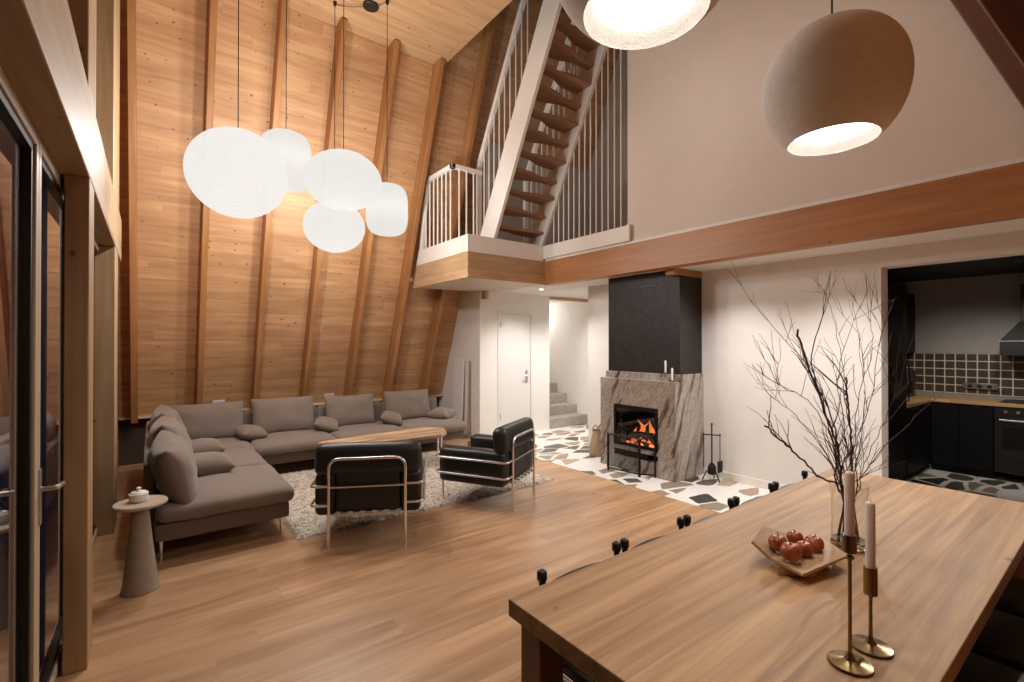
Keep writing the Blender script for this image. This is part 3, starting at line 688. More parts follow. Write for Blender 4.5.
# ================================================================== SOFA
so = thing('sectional_sofa', 'large taupe corner sofa along the glazed and boarded walls', 'sofa', (0, 4.27, 0))
def rb(root, name, mat, x0, x1, y0, y1, z0, z1, r, n=8, puff=0, nz=0, seed=0):
    l = root.location
    return MB().rbox(x1-x0, y1-y0, z1-z0, r, n, puff, nz, seed).build(name, mat, root, mtx=TRS(((x0+x1)/2-l[0], (y0+y1)/2-l[1], (z0+z1)/2-l[2])), angle=60)
SA = .95; YB = 7.2; YS = 6.23
for (y0, y1) in ((4.30, 5.26), (5.262, YS)): rb(so, 'seat_base', 'sofadark', .02, SA-.02, y0, y1, .145, .29, .03, 6)
rb(so, 'seat_base', 'sofadark', .02, SA-.02, YS+.002, YB, .145, .29, .03, 6)
XF = [SA-.018, 1.90, 2.86, 3.83]
for i in range(3): rb(so, 'seat_base', 'sofadark', XF[i]+.001, XF[i+1]-.001, YS+.03, YB, .145, .29, .03, 6)
seats = [((.03, SA+.01), (4.25, 5.28)), ((.03, SA+.0), (5.27, YS+.01)), ((.03, SA+.015), (YS, YB-.06))]
for i, ((x0, x1), (y0, y1)) in enumerate(seats): rb(so, 'seat_cushion', 'sofa', x0, x1, y0, y1, .283, .412, .06, 14, .022, .010, i+1)
for i in range(3): rb(so, 'seat_cushion', 'sofa', XF[i]+.015-(0 if i else -.01), XF[i+1]+.012, YS-.06, YB-.06, .283, .412, .06, 14, .022, .010, i+5)
rb(so, 'backrest', 'sofa', -.05, .03, 4.62, YB, .15, .68, .03, 8, 0, .004, 11)
for i in range(3): rb(so, 'backrest', 'sofa', XF[i]+.003, XF[i+1]-.003, YB-.065, YB, .15, .70, .03, 8, 0, .003, 12+i)
rb(so, 'backrest', 'sofa', .07, SA-.02, YB-.065, YB, .15, .70, .03, 8, 0, .003, 15)
for (x, y) in ((.06, 4.36), (.87, 4.36), (.06, 5.8), (.87, 5.8), (1.1, 6.32), (3.74, 6.32), (3.74, 7.12), (2.4, 6.32)):
    MB().lathe([(.009, .0), (.013, .15)], 12).build('leg', 'chrome', so, loc=rel(so, x, y, 0.0))
def cushion(root, name, x, y, z, w, h, t, rotz, lean, seed, roll=0, mat='sofa', nz=.016, pinch=.06, ex=.5):
    """upright cushion: width w along local x, height h, leaning back by 'lean'; faces local -y before rotz"""
    l = root.location if root else Vector((0, 0, 0))
    m = Matrix.Translation(Vector((x, y, z))-l) @ Matrix.Rotation(rotz, 4, 'Z') @ Matrix.Rotation(PI/2-lean, 4, 'X') @ Matrix.Rotation(roll, 4, 'Z')
    return MB().pillow(w, h, t, 22, pinch, seed, nz, ex).build(name, mat, root, mtx=m, angle=80)
# back cushions on the far row (facing -y) and corner
cushion(so, 'back_cushion', .55, 6.97, .625, .80, .48, .27, 0, .22, 1, ex=.42, pinch=.04)
cushion(so, 'back_cushion', 1.42, 6.96, .635, .78, .49, .22, 0, .25, 2, pinch=.04)
cushion(so, 'back_cushion', 2.31, 6.96, .62, .72, .47, .22, 0, .25, 3, pinch=.04)
cushion(so, 'back_cushion', 3.21, 6.96, .63, .76, .48, .22, 0, .25, 4, pinch=.04)
# back cushions on the side row (facing +x)
cushion(so, 'back_cushion', .145, 4.68, .62, .82, .46, .27, PI/2, .30, 5, .05, nz=.03, ex=.46, pinch=.05)
cushion(so, 'back_cushion', .145, 5.58, .635, .86, .50, .30, PI/2, .26, 6, -.03, nz=.03, ex=.46, pinch=.05)
cushion(so, 'back_cushion', .145, 6.40, .645, .76, .52, .28, PI/2, .22, 7, .02, nz=.03, ex=.46, pinch=.05)
# loose armrest pillows (lying), top-level things
def loose(x, y, rotz, tilt, lab, seed, w=.52, h=.36, t=.20):
    m = Matrix.Translation((x, y, .418+t*.36)) @ Matrix.Rotation(rotz, 4, 'Z') @ Matrix.Rotation(tilt, 4, 'X')
    o = MB().pillow(w, h, t, 18, .05, seed, .01, .5).build('throw_pillow', 'sofa', mtx=m, angle=80)
    return tag(o, lab, 'pillow', 'small taupe pillows lying on the sofa')
loose(.99, 6.76, PI/2+.1, .15, 'small taupe pillow between the sofa corner and second back cushion', 1, .46, .30, .18)
loose(1.93, 6.80, PI/2-.3, .3, 'small taupe pillow between second and third back cushions', 2, .48, .32, .18)
loose(2.86, 6.77, PI/2-.4, .3, 'small taupe pillow left of the last back cushion', 3, .48, .32, .18)
loose(3.70, 6.74, PI/2-.9, .05, 'small taupe pillow on the end seat by the white wall', 4, .48, .34, .18)
loose(.40, 5.98, .05, .05, 'small taupe pillow on the side seat, farther of the two', 5, .44, .30, .20)
loose(.38, 5.14, .02, .05, 'small taupe pillow on the side seat, nearer of the two', 6, .46, .34, .21)

# ================================================================== RUG
nx, ny = 150, 110; vs = []; fs = []
RX0, RX1, RY0, RY1 = .95, 3.76, 4.14, 6.30
for j in range(ny+1):
    for i in range(nx+1):
        x = RX0+(RX1-RX0)*i/nx; y = RY0+(RY1-RY0)*j/ny; e = i in (0, nx) or j in (0, ny)
        if e: x += random.uniform(-.012, .012); y += random.uniform(-.012, .012)
        vs.append((x, y, .003 if e else .021+random.uniform(-.006, .006)))
for j in range(ny):
    for i in range(nx): a = j*(nx+1)+i; fs.append((a, a+1, a+nx+2, a+nx+1))
tag(MB().add(vs, fs).build('shaggy_rug', 'rug', smooth=False), 'shaggy beige rug with dark flecks under the coffee table', 'rug')

# ================================================================== ARMCHAIRS
def armchair(label, loc, rotz):
    """faces +y; origin on the floor midway between the back legs"""
    t = thing('tubular_armchair', label, 'armchair', loc, rotz, 'black leather armchairs')
    hw = .292; B = .412; D = .73; rr = .0125
    MB().tube(fillet([(-hw, 0, 0), (-hw, 0, .695), (hw, 0, .695), (hw, 0, 0)], .085, 8), rr, 12).build('back_frame', 'chrome', t)
    MB().tube([(-hw, .002, .475), (hw, .002, .475)], .009, 10).build('back_rail', 'chrome', t)
    MB().tube([(-hw, .002, .262), (hw, .002, .262)], .009, 10).build('back_rail', 'chrome', t)
    for z in (.485, .335):
        for s in (-1, 1):
            MB().tube(fillet([(s*hw, .004, z), (s*(B+.02), .004, z), (s*(B+.02), D+.05, z), (s*hw*.95, D+.05, z)][:4], .055, 8), .0115, 10).build('side_rail', 'chrome', t)
    for s in (-1, 1):
        MB().tube([(s*hw*.95, D+.05, 0.0), (s*hw*.95, D+.05, .50)], rr, 12).build('front_leg', 'chrome', t)
    MB().tube([(-hw*.95, D+.05, .262), (hw*.95, D+.05, .262)], .009, 10).build('front_rail', 'chrome', t)
    st_ = MB()
    for i in range(6): st_.box(-.245+i*.092, -.205+i*.092, -.012, .06, .250, .277)
    st_.build('straps', 'strap', t, bevel=.003)
    # cushions
    for s in (-1, 1):
        MB().rbox(.175, D-.02, .335, .045, 10, 0, .004, 3+s).build('arm_cushion', 'leather', t, mtx=TRS((s*(B-.087), .045+(D-.02)/2, .405)), angle=70)
    MB().rbox(.475, D-.16, .15, .05, 10, .012, .003, 5).build('seat_cushion', 'leather', t, mtx=TRS((0, .18+(D-.16)/2, .335)), angle=70)
    MB().rbox(.475, D-.05, .10, .04, 8, 0, .002, 6).build('seat_base', 'leather', t, mtx=TRS((0, .03+(D-.05)/2, .325-.015)), angle=70)
    MB().rbox(.83, .155, .26, .07, 12, 0, .005, 7).build('back_cushion', 'leather', t, mtx=TRS((0, .10, .672), (R(-7), 0, 0)), angle=70)
    MB().rbox(.50, .125, .37, .03, 8, 0, .003, 8).build('back_panel', 'leather', t, mtx=TRS((0, .085, .445)), angle=70)
    return t
armchair('black leather tubular armchair with its back to us, nearer the sofa end', (1.36, 3.687, 0), math.atan2(-.471, .882))
armchair('black leather tubular armchair seen from its side, nearer the fireplace', (3.005, 3.77, 0), math.atan2(.50, .866))

# ================================================================== COFFEE TABLE
ct = thing('coffee_table', 'low wooden slab coffee table on the rug before the sofa', 'coffee table', (2.3, 5.60, .024))
poly = [(1.55, 5.80), (1.62, 5.88), (3.0, 6.06), (3.22, 5.82), (3.10, 5.52), (2.95, 5.40), (1.75, 5.46)]
poly = [(p[0]-2.3, p[1]-5.6) for p in poly]
MB().prism(poly, .375, .415).build('tabletop', 'coffee', ct, bevel=.008)
for (x, y) in ((.80, .16), (.72, -.08), (-.62, .18), (-.50, -.06)): MB().tube([(x, y, .002), (x, y, .376)], .012, 10).build('leg', 'chrome', ct)
# ================================================================== SIDE TABLE
sd = thing('side_table', 'small round stone side table with conical foot beside the sofa', 'side table', (-.055, 3.93, 0))
MB().lathe([(.098, 0), (.102, .006), (.092, .06), (.066, .30), (.046, .50), (.042, .548)], 40).build('pedestal', 'concrete', sd)
MB().lathe([(.04, .545), (.135, .548), (.145, .556), (.145, .566), (.140, .572), (0.001, .572)], 48).build('tabletop', 'tabletop', sd)
cb = thing('candle_dish', 'small white dish with lid knob on the round side table', 'dish', (-.065, 3.95, .574))
MB().lathe([(.044, 0), (.05, .004), (.052, .05), (.047, .052), (.045, .03), (.001, .03)], 28).build('bowl', 'white', cb)
MB().lathe([(.046, .052), (.04, .06), (.012, .066), (.009, .074), (.014, .086), (.001, .092)], 24).build('lid', 'white', cb)

# sockets on the boards
for (x, z, lab) in ((.76, .76, 'white double socket on boards behind the sofa corner'), (2.28, .76, 'white double socket on boards behind the third back cushion')):
    o = thing('wall_socket', lab, 'socket', (x, yf(z)-.004, z), group='wall sockets'); o.rotation_euler = (THF, 0, 0)
    MB().box(-.075, .075, -.04, .04, 0, .012).build('plate', 'white', o, bevel=.003)
    for s in (-.036, .036): MB().lathe([(.019, .0122), (.024, .0135), (.019, .0145), (.017, .0125)], 16, cap=False).build('outlet', 'white', o, loc=(s, 0, 0))
# leaning board and pole beside the sofa end
lb = tag(MB().prism([(-.16, 0), (.16, 0), (.155, 1.33), (-.15, 1.34)], -.012, .012, axis=0).build('leaning_board', 'white', mtx=TRS((4.26, 7.24, .003), (0, .05, 0)), bevel=.003), 'tall white board leaning on the end wall by the sofa', 'board')
tag(MB().tube([(4.29, 6.90, .004), (4.335, 6.93, 1.30)], .017, 10).build('wooden_pole', 'polewood'), 'thin wooden pole leaning beside the white board', 'pole')

# ================================================================== PAPER LANTERNS
BULBS = []
def lantern(lab, hx, hy, z, w, h, shape, px_hook=True):
    t = thing('paper_lantern', lab, 'pendant lamp', (hx, hy, z), group='white paper lanterns')
    prof = []; K = 28
    for j in range(K+1):
        a = -PI/2+PI*j/K
        if shape == 'sphere': r, zz = w/2*math.cos(a), h/2*math.sin(a)
        else:
            e = .52; r = w/2*abs(math.cos(a))**e; zz = h/2*math.copysign(abs(math.sin(a))**e, math.sin(a))
        prof.append((max(r, .05), zz))
    MB().lathe(prof, 44, cap=True).build('shade', 'paper', t, angle=60)
    BULBS.append((hx, hy, z, w*h))
    MB().tube([(0, 0, h/2-.005), (0, 0, ZL-.02-z)], .004, 6).build('cord', 'black', t)
    MB().lathe([(.012, ZL-.05-z), (.02, ZL-.03-z), (.02, ZL-.001-z)], 12).build('hook', 'black', t)
    return t
def lan(lab, px, py, d, w, h, shape):
    p = at(px, py, d); return lantern(lab, p.x, p.y, p.z, w, h, shape)
lan('largest round white paper lantern, leftmost of the cluster', 238, 174, 4.2, .80, .76, 'sphere')
lan('rounded cylinder white paper lantern behind the largest one', 286, 161.5, 4.95, .49, .58, 'cyl')
lan('wide oval white paper lantern in the middle of the cluster', 343.5, 181, 4.75, .74, .57, 'sphere')
lan('round white paper lantern hanging lowest in the cluster', 334.5, 227, 5.5, .68, .58, 'sphere')
lan('rounded cylinder white paper lantern, rightmost of the cluster', 387, 210, 5.48, .47, .57, 'cyl')
ro = thing('ceiling_rosette', 'black round cable rosette on the boarded ceiling', 'rosette', (2.03, 5.42, ZL))
MB().lathe([(.085, -.03), (.09, -.026), (.09, -.001)], 28).build('cup', 'black', ro)
for (hx, hy) in ((1.71, 5.64), (2.155, 5.243)):
    MB().tube([(0, 0, -.012), ((hx-2.03)*.5, (hy-5.42)*.5, -.03), (hx-2.03, hy-5.42, -.012)], .004, 6).build('cable', 'black', ro)

# ================================================================== PULP PENDANTS
def pendant(lab, x, y, z0):
    t = thing('dome_pendant', lab, 'pendant lamp', (x, y, z0), group='pulp pendant lamps over the dining table')
    prof_o = [(.168, 0)]; prof_i = []
    for j in range(1, 25):
        q = j/24; an = -.98+q*(PI/2+.98); prof_o.append((max(.012, .272*max(0, math.cos(an))**.82), .235+.262*math.sin(an)*(1.0 if an > 0 else .97*.235/.262/.805*1.0)))
    for j in range(10):
        q = j/9; an = PI/2-.06-q*(PI/2+.75); prof_i.append((max(.012, .247*max(0, math.cos(an))**.82), .235+.24*math.sin(an)*(1.0 if an > 0 else .8)))
    prof_i += [(.1412, .042)]
    MB().lathe(prof_o+prof_i+[(.168, 0)], 64, cap=False).build('lamp_shade', 'felt', t, angle=60)
    MB().lathe([(.001, .040), (.1405, .040), (.142, .044), (.140, .05), (.001, .05)], 48).build('diffuser', 'diffuser', t)
    MB().tube([(0, 0, .49), (0, 0, ZL-z0-.03)], .004, 6).build('cord', 'black', t)
    MB().lathe([(.05, ZL-z0-.03), (.05, ZL-z0-.001)], 20).build('ceiling_cup', 'black', t)
    return t
PX2, PY2, PX1, PY1, PZ, PZ1 = 2.34, .80, 1.08, .82, 2.475, 2.512
pendant('grey brown pulp dome pendant hanging over the far half of the table', PX2, PY2, PZ)
pendant('grey brown pulp dome pendant cut by the top edge of the photo', PX1, PY1, PZ1)

# ================================================================== DINING TABLE
TX0, TX1, TY0, TY1 = .951, 3.717, .3065, 1.278
tb = thing('dining_table', 'long oiled oak dining table with dark square legs', 'table', (TX0, TY0, 0))
W_, D_ = TX1-TX0, TY1-TY0
MB().box(0, W_, 0, D_, .692, .75).build('tabletop', 'table', tb, bevel=.003)
for x in (.03, W_-.13):
    for y in (.03, D_-.13): MB().box(x, x+.10, y, y+.10, 0, .692).build('leg', 'tableleg', tb, bevel=.004)
MB().box(.13, W_-.13, .06, .085, .62, .692).box(.13, W_-.13, D_-.085, D_-.06, .62, .692).build('apron', 'tableleg', tb, bevel=.003)

# ------------------------------------------------------------------ dining chairs
def make_chair(label, loc, rotz, group):
    """back at y=0, seat towards +y; posts with rounded caps"""
    t = thing('dining_chair', label, 'chair', loc, rotz, group)
    hw = .207
    for s in (-1, 1):
        MB().tube(fillet([(s*hw, .04, 0), (s*hw, .03, .44), (s*hw, 0, .735)], .2, 8), .013, 10).build('back_post', 'black', t)
        MB().rbox(.034, .034, .044, .012, 6).build('post_cap', 'leather', t, mtx=TRS((s*hw, 0, .742)), angle=70)
        MB().tube([(s*hw, .44, 0), (s*hw, .43, .43)], .012, 10).build('front_leg', 'black', t)
    MB().tube([(-hw, .43, .425), (hw, .43, .425)], .010, 8).tube([(-hw, .04, .425), (hw, .04, .425)], .010, 8).tube([(-hw, .04, .425), (-hw, .43, .425)], .010, 8).tube([(hw, .04, .425), (hw, .43, .425)], .010, 8).build('seat_frame', 'chrome', t)
    MB().rbox(.41, .43, .055, .025, 10, .012).build('seat', 'leather', t, mtx=TRS((0, .235, .455)), angle=70)
    vs = []; fs = []; nn = 12
    for sgn in (0, 1):
        for j in range(5):
            for i in range(nn+1):
                u = i/nn*2-1; z = .515+.175*j/4; yy = .018-.02*(z-.54)/.2-.035*(1-u*u)
                vs.append((u*hw, yy-(.009 if sgn else -.009), z))
    q = 5*(nn+1)
    for j in range(4):
        for i in range(nn):
            a = j*(nn+1)+i; fs.append((a, a+1, a+nn+2, a+nn+1)); fs.append((q+a, q+a+nn+1, q+a+nn+2, q+a+1))
    for i in range(nn): fs.append((i, q+i, q+i+1, i+1)); a = 4*(nn+1)+i; fs.append((a, a+1, q+a+1, q+a))
    for j in range(4): a = j*(nn+1); fs.append((a, a+nn+1, q+a+nn+1, q+a)); a += nn; fs.append((a, q+a, q+a+nn+1, a+nn+1))
    MB().add(vs, fs).build('backrest', 'leather', t)
    return t
G1 = 'black dining chairs along the far side of the table'
YC = 1.34
labs = ['black dining chair at the far table side, nearest the table corner by the camera', 'black dining chair at the far table side, second from the near corner', 'black dining chair at the far table side, middle of the five', 'black dining chair at the far table side, fourth from the near corner', 'black dining chair at the far table side, closest to the vase and fireplace']
c0 = make_chair(labs[0], (1.36, YC, 0), PI, G1)
for i in range(1, 5): dup(c0, (1.36+.466*i, YC, 0), PI, labs[i])
dup(c0, (.672, .735, 0), -PI/2, 'black dining chair at the near head of the table, mostly below the photo', 'black dining chairs')
for i, lab in enumerate(['black dining chair on the right side of the table, nearest the camera', 'black dining chair on the right side of the table, middle one', 'black dining chair on the right side of the table, nearest the kitchen']):
    dup(c0, (2.18+.466*i, .12, 0), 0, lab, 'black dining chairs on the right side of the table')

# ------------------------------------------------------------------ things on the table
ZTB = .7508
def candlestick(lab, x, y, zc0, zc1, ztop, cup_r, knob, cupmat):
    t = thing('candlestick', lab, 'candlestick', (x, y, ZTB), group='brass candlesticks on the dining table')
    MB().lathe([(.050, 0), (.052, .003), (.050, .007), (.03, .010), (.014, .014), (.009, .022), (.0055, .032)], 36).build('base', 'brass', t)
    a = zc0-ZTB
    MB().lathe([(.0055, .03), (.0045, .06), (.0045, a-.01), (.006, a)], 14).build('stem', 'brass', t)
    if knob: MB().ball((0, 0, a-.012), (.011, .011, .007), 16, 8).build('knob', 'brass', t)
    b = zc1-ZTB
    MB().lathe([(.006, a), (cup_r, a+.003), (cup_r, b), (cup_r-.003, b), (cup_r-.003, b-.01), (.001, b-.01)], 24).build('cup', cupmat, t)
    c = tag(MB().lathe([(.0118, b-.008), (.0118, ztop-ZTB-.014), (.0095, ztop-ZTB-.004), (.003, ztop-ZTB), (.0012, ztop-ZTB+.002), (.0012, ztop-ZTB+.010), (.0005, ztop-ZTB+.011)], 20).build('candle', 'wax', loc=(x, y, ZTB)), 'white candle in the '+('taller' if knob else 'shorter')+' brass candlestick', 'candle', 'white candles on the dining table')
    return t
candlestick('taller brass candlestick with round knob, left of the two', 1.476, .468, 1.046, 1.094, 1.262, .0165, True, 'brass')
candlestick('shorter brass candlestick with plain long cup, right of the two', 1.604, .459, .897, .975, 1.158, .0165, False, 'brass')
# bowl
bw = thing('faceted_bowl', 'pale faceted wooden fruit bowl on the dining table', 'bowl', (2.05, .82, ZTB))
def facet(mb, top, t=.010):
    """a flat board of thickness t under the polygon 'top'"""
    top = [Vector(p) for p in top]; nrm = (top[1]-top[0]).cross(top[2]-top[0]).normalized()
    if nrm.z < 0: nrm = -nrm
    nb = len(top); vs = top+[p-nrm*t for p in top]
    mb.add(vs, [tuple(range(nb)), tuple(range(2*nb-1, nb-1, -1))]+[(i, (i+1) % nb, nb+(i+1) % nb, nb+i) for i in range(nb)])
def bl(px, py, z):
    d = CF+CR*((px-512)/FPX)-CU*((py-341)/FPX); tt = (z-H)/d.z; return Vector((0, 0, H))+d*tt-bw.location
A = bl(763.5, 526, .845); B_ = bl(752.5, 541, .845); C_ = bl(771, 558, .795); Dd = bl(803, 574, .795); Ee = bl(848, 555, .815); Ff = bl(815, 532, .815); Gg = bl(789, 534, .795)
fl = [bl(778, 548, .765), bl(803, 563, .765), bl(830, 552, .765), bl(806, 540, .765)]
mb = MB()
facet(mb, [A, B_, C_, Gg]); facet(mb, [C_, Dd, Ee, Ff, Gg]); mb.build('bowl_facets', 'bowl', bw, smooth=False)
MB().prism([(p.x, p.y) for p in [(Gg+C_)/2, (C_+Dd)/2+Vector((0, .03, 0)), (Dd+Ee)/2+Vector((-.03, .03, 0)), (Ee+Ff)/2+Vector((-.05, -.01, 0))]], .0005, .030).build('bowl_foot', 'bowl', bw, smooth=False)
def apple(px, py, r, lab, sd):
    p = bl(px, py, .797+r)+bw.location
    t = thing('apple', lab, 'apple', p, sd, 'red apples in the faceted bowl')
    prof = []
    for j in range(17):
        a = -PI/2+PI*j/16; rr = r*(math.cos(a)**.85 if math.cos(a) > 0 else 0); z = r*.92*math.sin(a)
        dip = math.exp(-(rr/r/.28)**2); z -= r*.22*dip*math.copysign(1, math.sin(a)); prof.append((max(rr*(1+.05*math.sin(a)), .0008), z))
    MB().lathe(prof, 24).build('fruit_body', 'apple', t, angle=80)
    MB().tube([(0, 0, r*.6), (.002, .001, r*.95), (.006, .002, r*1.18)], [.0018, .0014, .0018], 6).build('stalk', 'branch', t)
apple(778, 543, .034, 'orange red apple at the left of the bowl', .3)
apple(791, 552, .036, 'orange apple at the front of the bowl', 1.3)
apple(795, 538, .030, 'small dark red apple at the back of the bowl', 2.3)
apple(804, 549, .031, 'dark red apple touching the front apple in the bowl', 3.3)
apple(814, 544, .034, 'red apple at the right of the bowl', 4.4)
# vase
VX, VY = 2.337, .743
vz = thing('glass_vase', 'clear glass cylinder vase holding bare branches', 'vase', (VX, VY, ZTB))
MB().lathe([(.058, 0), (.066, .003), (.066, .02), (.062, .10), (.064, .20), (.072, .26), (.0695, .26), (.0615, .20), (.0595, .10), (.062, .028), (.001, .024)], 44).build('glass_body', 'vase', vz, angle=50)
# branches: each rises from the vase to a tip
BL = 'bare dark branch standing in the glass vase'
def branch(pts, r0, r1, lab, sd, twigs=5, grp='bare branches in the vase'):
    rnd = random.Random(sd)
    # smooth path (catmull-rom)
    P = [Vector(p) for p in pts]; out = []
    Q = [P[0]*2-P[1]]+P+[P[-1]*2-P[-2]]
    for i in range(1, len(Q)-2):
        for j in range(6):
            t = j/6; a, b, c, d = Q[i-1], Q[i], Q[i+1], Q[i+2]
            out.append(.5*((2*b)+(c-a)*t+(2*a-5*b+4*c-d)*t*t+(3*b-a-3*c+d)*t**3))
    out.append(P[-1])
    out = [p+Vector((rnd.uniform(-1, 1), rnd.uniform(-1, 1), rnd.uniform(-1, 1)))*(.004 if i > 6 else 0) for i, p in enumerate(out)]
    k = len(out); rad = [r0+(r1-r0)*(i/(k-1)) for i in range(k)]
    root = out[0]
    o = thing('branch', lab, 'branch', root, 0, grp)
    MB().tube([p-root for p in out], rad, 7).build('stem', 'branch', o)
    for q in range(twigs):
        i = rnd.randint(int(k*.35), k-2); p = out[i]-root; t = (out[min(i+1, k-1)]-out[i-1]).normalized()
        side = Vector((rnd.uniform(-1, 1), rnd.uniform(-1, 1), rnd.uniform(-.2, .8))); dr = (t*.8+side*.75).normalized()
        ln = rnd.uniform(.10, .25); pp = [p]; m = 7
        for j in range(m): dr = (dr+Vector((rnd.uniform(-1, 1), rnd.uniform(-1, 1), rnd.uniform(-.5, 1)))*.16).normalized(); pp.append(pp[-1]+dr*ln/m)
        tw = MB().tube(pp, [rad[i]*.55*(1-.75*j/m)+.0004 for j in range(m+1)], 5).build('twig', 'branch', o)
        if rnd.random() < .7:
            d2 = (dr+Vector((rnd.uniform(-1, 1), rnd.uniform(-1, 1), rnd.uniform(-.3, .6)))*.8).normalized(); p0 = pp[m//2]; l2 = ln*.55
            MB().tube([p0, p0+d2*l2*.5+Vector((0, 0, .01)), p0+d2*l2], [.0012, .0009, .0005], 5).build('shoot', 'branch', tw)
    return o
BD = 2.04
def bp(px, py, dd=0): return at(px, py, BD+dd)
def foot(a, r=.045, z=.03): return Vector((VX+r*math.cos(a), VY+r*math.sin(a), ZTB+z))
def mouth(a, r=.05): return Vector((VX+r*math.cos(a), VY+r*math.sin(a), ZTB+.255))
BR = [
 ([(835, 430, .0), (812, 365, -.02), (822, 315, 0), (830, 277, .05)], .0055, .0016, 'tall bare branch whose tip is the highest point of the bunch', 6),
 ([(832, 440, .05), (815, 375, .1), (780, 335, .15), (748, 298, .2)], .0048, .001, 'bare branch arching to the upper left over the white wall', 7),
 ([(822, 478, -.05), (800, 458, -.1), (780, 440, -.15), (766, 425, -.2)], .0050, .0042, 'short thick bare branch leaning low to the left', 2),
 ([(860, 478, .0), (880, 452, .05), (905, 427, .1), (931, 402, .12)], .0042, .0012, 'bare branch reaching low to the right before the kitchen', 4),
 ([(852, 460, .0), (850, 425, .0), (847, 400, .0), (846, 378, .0)], .0050, .0045, 'thick bare branch with blunt cut end in the middle', 3),
 ([(838, 450, -.05), (822, 405, -.08), (806, 360, -.1), (797, 330, -.12)], .0055, .0048, 'thick bare branch with blunt cut end left of the middle', 4),
 ([(846, 440, .0), (838, 380, .05), (850, 330, .1), (878, 268, .15)], .0036, .0008, 'slender bare branch bending to the upper right by the wall corner', 7),
 ([(856, 445, -.05), (872, 395, -.05), (880, 340, -.1), (893, 300, -.1)], .0036, .0008, 'slender bare branch rising along the kitchen opening edge', 7),
 ([(836, 470, .0), (800, 420, .1), (775, 400, .15), (757, 378, .2)], .0036, .001, 'bare branch spreading left at middle height', 7),
 ([(840, 455, -.1), (812, 405, -.2), (780, 385, -.25), (768, 362, -.3)], .0034, .001, 'bare branch spreading left toward the camera', 6),
 ([(850, 430, .15), (842, 360, .2), (828, 300, .25), (815, 290, .25)], .0032, .0008, BL, 6),
 ([(858, 455, .1), (865, 405, .15), (860, 350, .2), (852, 300, .2)], .0034, .0008, BL, 6),
 ([(862, 470, -.1), (885, 420, -.15), (900, 380, -.2), (915, 330, -.2)], .0030, .0007, 'thin bare branch rising in front of the dark cabinet', 6),
 ([(848, 450, .1), (830, 390, .2), (800, 345, .3), (785, 300, .3)], .0032, .0007, BL, 6),
 ([(854, 450, -.12), (858, 400, -.15), (872, 350, -.2), (868, 310, -.2)], .0032, .0008, BL, 6),
]
for i, (pp, r0, r1, lab, tw) in enumerate(BR):
    a0 = 2*PI*i*.381966; tgt = bp(*pp[0]); dv = Vector((tgt.x-VX, tgt.y-VY)); am = math.atan2(dv.y, dv.x) if dv.length > .02 else a0
    fa = am+(PI if i % 3 == 0 else 0)+random.uniform(-.8, .8)
    pts = [foot(fa, random.uniform(.025, .046)), (foot(fa, .02, .1)+mouth(am, .02))/2, mouth(am, random.uniform(.02, .055))]+[bp(*q) for q in pp]
    branch(pts, r0*.8, r1*.85, lab, i+3, tw+3)

# ================================================================== KITCHEN
KX = 8.45; KFX = 7.86; KY = 1.61; KYW = 2.2
struct(MB().box(KX, KX+.1, -1.0, KYW+.1, 0, ZC).build('wall_kitchen_back', 'kitchenwall', smooth=False), 'grey kitchen back wall')
struct(MB().box(XW+.19, KX, KYW, KYW+.1, 0, ZC).build('wall_kitchen_side', 'blackwall', smooth=False))
struct(MB().box(XW+.19, KX, -.6, KYW, 2.462, 2.478).build('ceiling_kitchen', 'blackwall', smooth=False), 'dark kitchen ceiling')
o = MB().box(KX-.012, KX, -.6, KYW, .944, 1.462).build('wall_tile_splashback', 'tiles', smooth=False); struct(o, 'brown square wall tiles with pale joints')
def cabinet(lab, x0, x1, y0, y1, doors, face, z1=.862, knob=True):
    """face 'x': doors on the -x side; face 'y': doors on the -y side"""
    t = thing('base_cabinet', lab, 'cabinet', (x0, y0, .003), group='black kitchen base cabinets')
    a, b = x1-x0, y1-y0
    if face == 'x': MB().box(.02, a, 0, b, .09, z1).box(.07, a, 0, b, 0, .09).build('body', 'cab', t, bevel=.002)
    else: MB().box(0, a, .02, b, .09, z1).box(0, a, .07, b, 0, .09).build('body', 'cab', t, bevel=.002)
    nd = doors
    for i in range(nd):
        if face == 'x':
            w = b/nd; dd = MB().box(0, .019, w*i+.003, w*(i+1)-.003, .095, z1-.004).build('door', 'cab', t, bevel=.002)
            MB().box(-.018, 0, w*i+.10, w*(i+1)-.10, z1-.03, z1-.018).build('door_handle', 'black', dd, bevel=.002)
        else:
            w = a/nd; dd = MB().box(w*i+.003, w*(i+1)-.003, 0, .019, .095, z1-.004).build('door', 'cab', t, bevel=.002)
            MB().box(w*i+.10, w*(i+1)-.10, -.018, 0, z1-.03, z1-.018).build('door_handle', 'black', dd, bevel=.002)
    return t
cabinet('black base cabinet along the left kitchen wall', 6.87, KFX-.003, KY, KYW-.004, 2, 'y')
cabinet('black base cabinet at the inner kitchen corner', KFX, KX-.005, 1.352, KY-.003, 1, 'x')
cabinet('black base cabinet left of the oven', KFX, KX-.005, 1.047, 1.349, 1, 'x')
cabinet('black base cabinet right of the oven', KFX, KX-.005, -.2, .437, 1, 'x')
wt = tag(MB().prism([(6.86, KY-.02), (KFX-.02, KY-.02), (KFX-.02, -.2), (KX-.014, -.2), (KX-.014, KYW-.004), (6.86, KYW-.004)], .868, .908).build('worktop', 'worktop', bevel=.004), 'pale wooden L-shaped kitchen worktop', 'worktop')
ov = thing('oven', 'black built-in oven with steel bar handle', 'oven', (KFX-.004, .443, .003))
MB().box(.025, .55, 0, .60, .09, .86).build('body', 'cab', ov, bevel=.002)
MB().box(0, .025, .003, .597, .755, .858).build('control_panel', 'black', ov, bevel=.002)
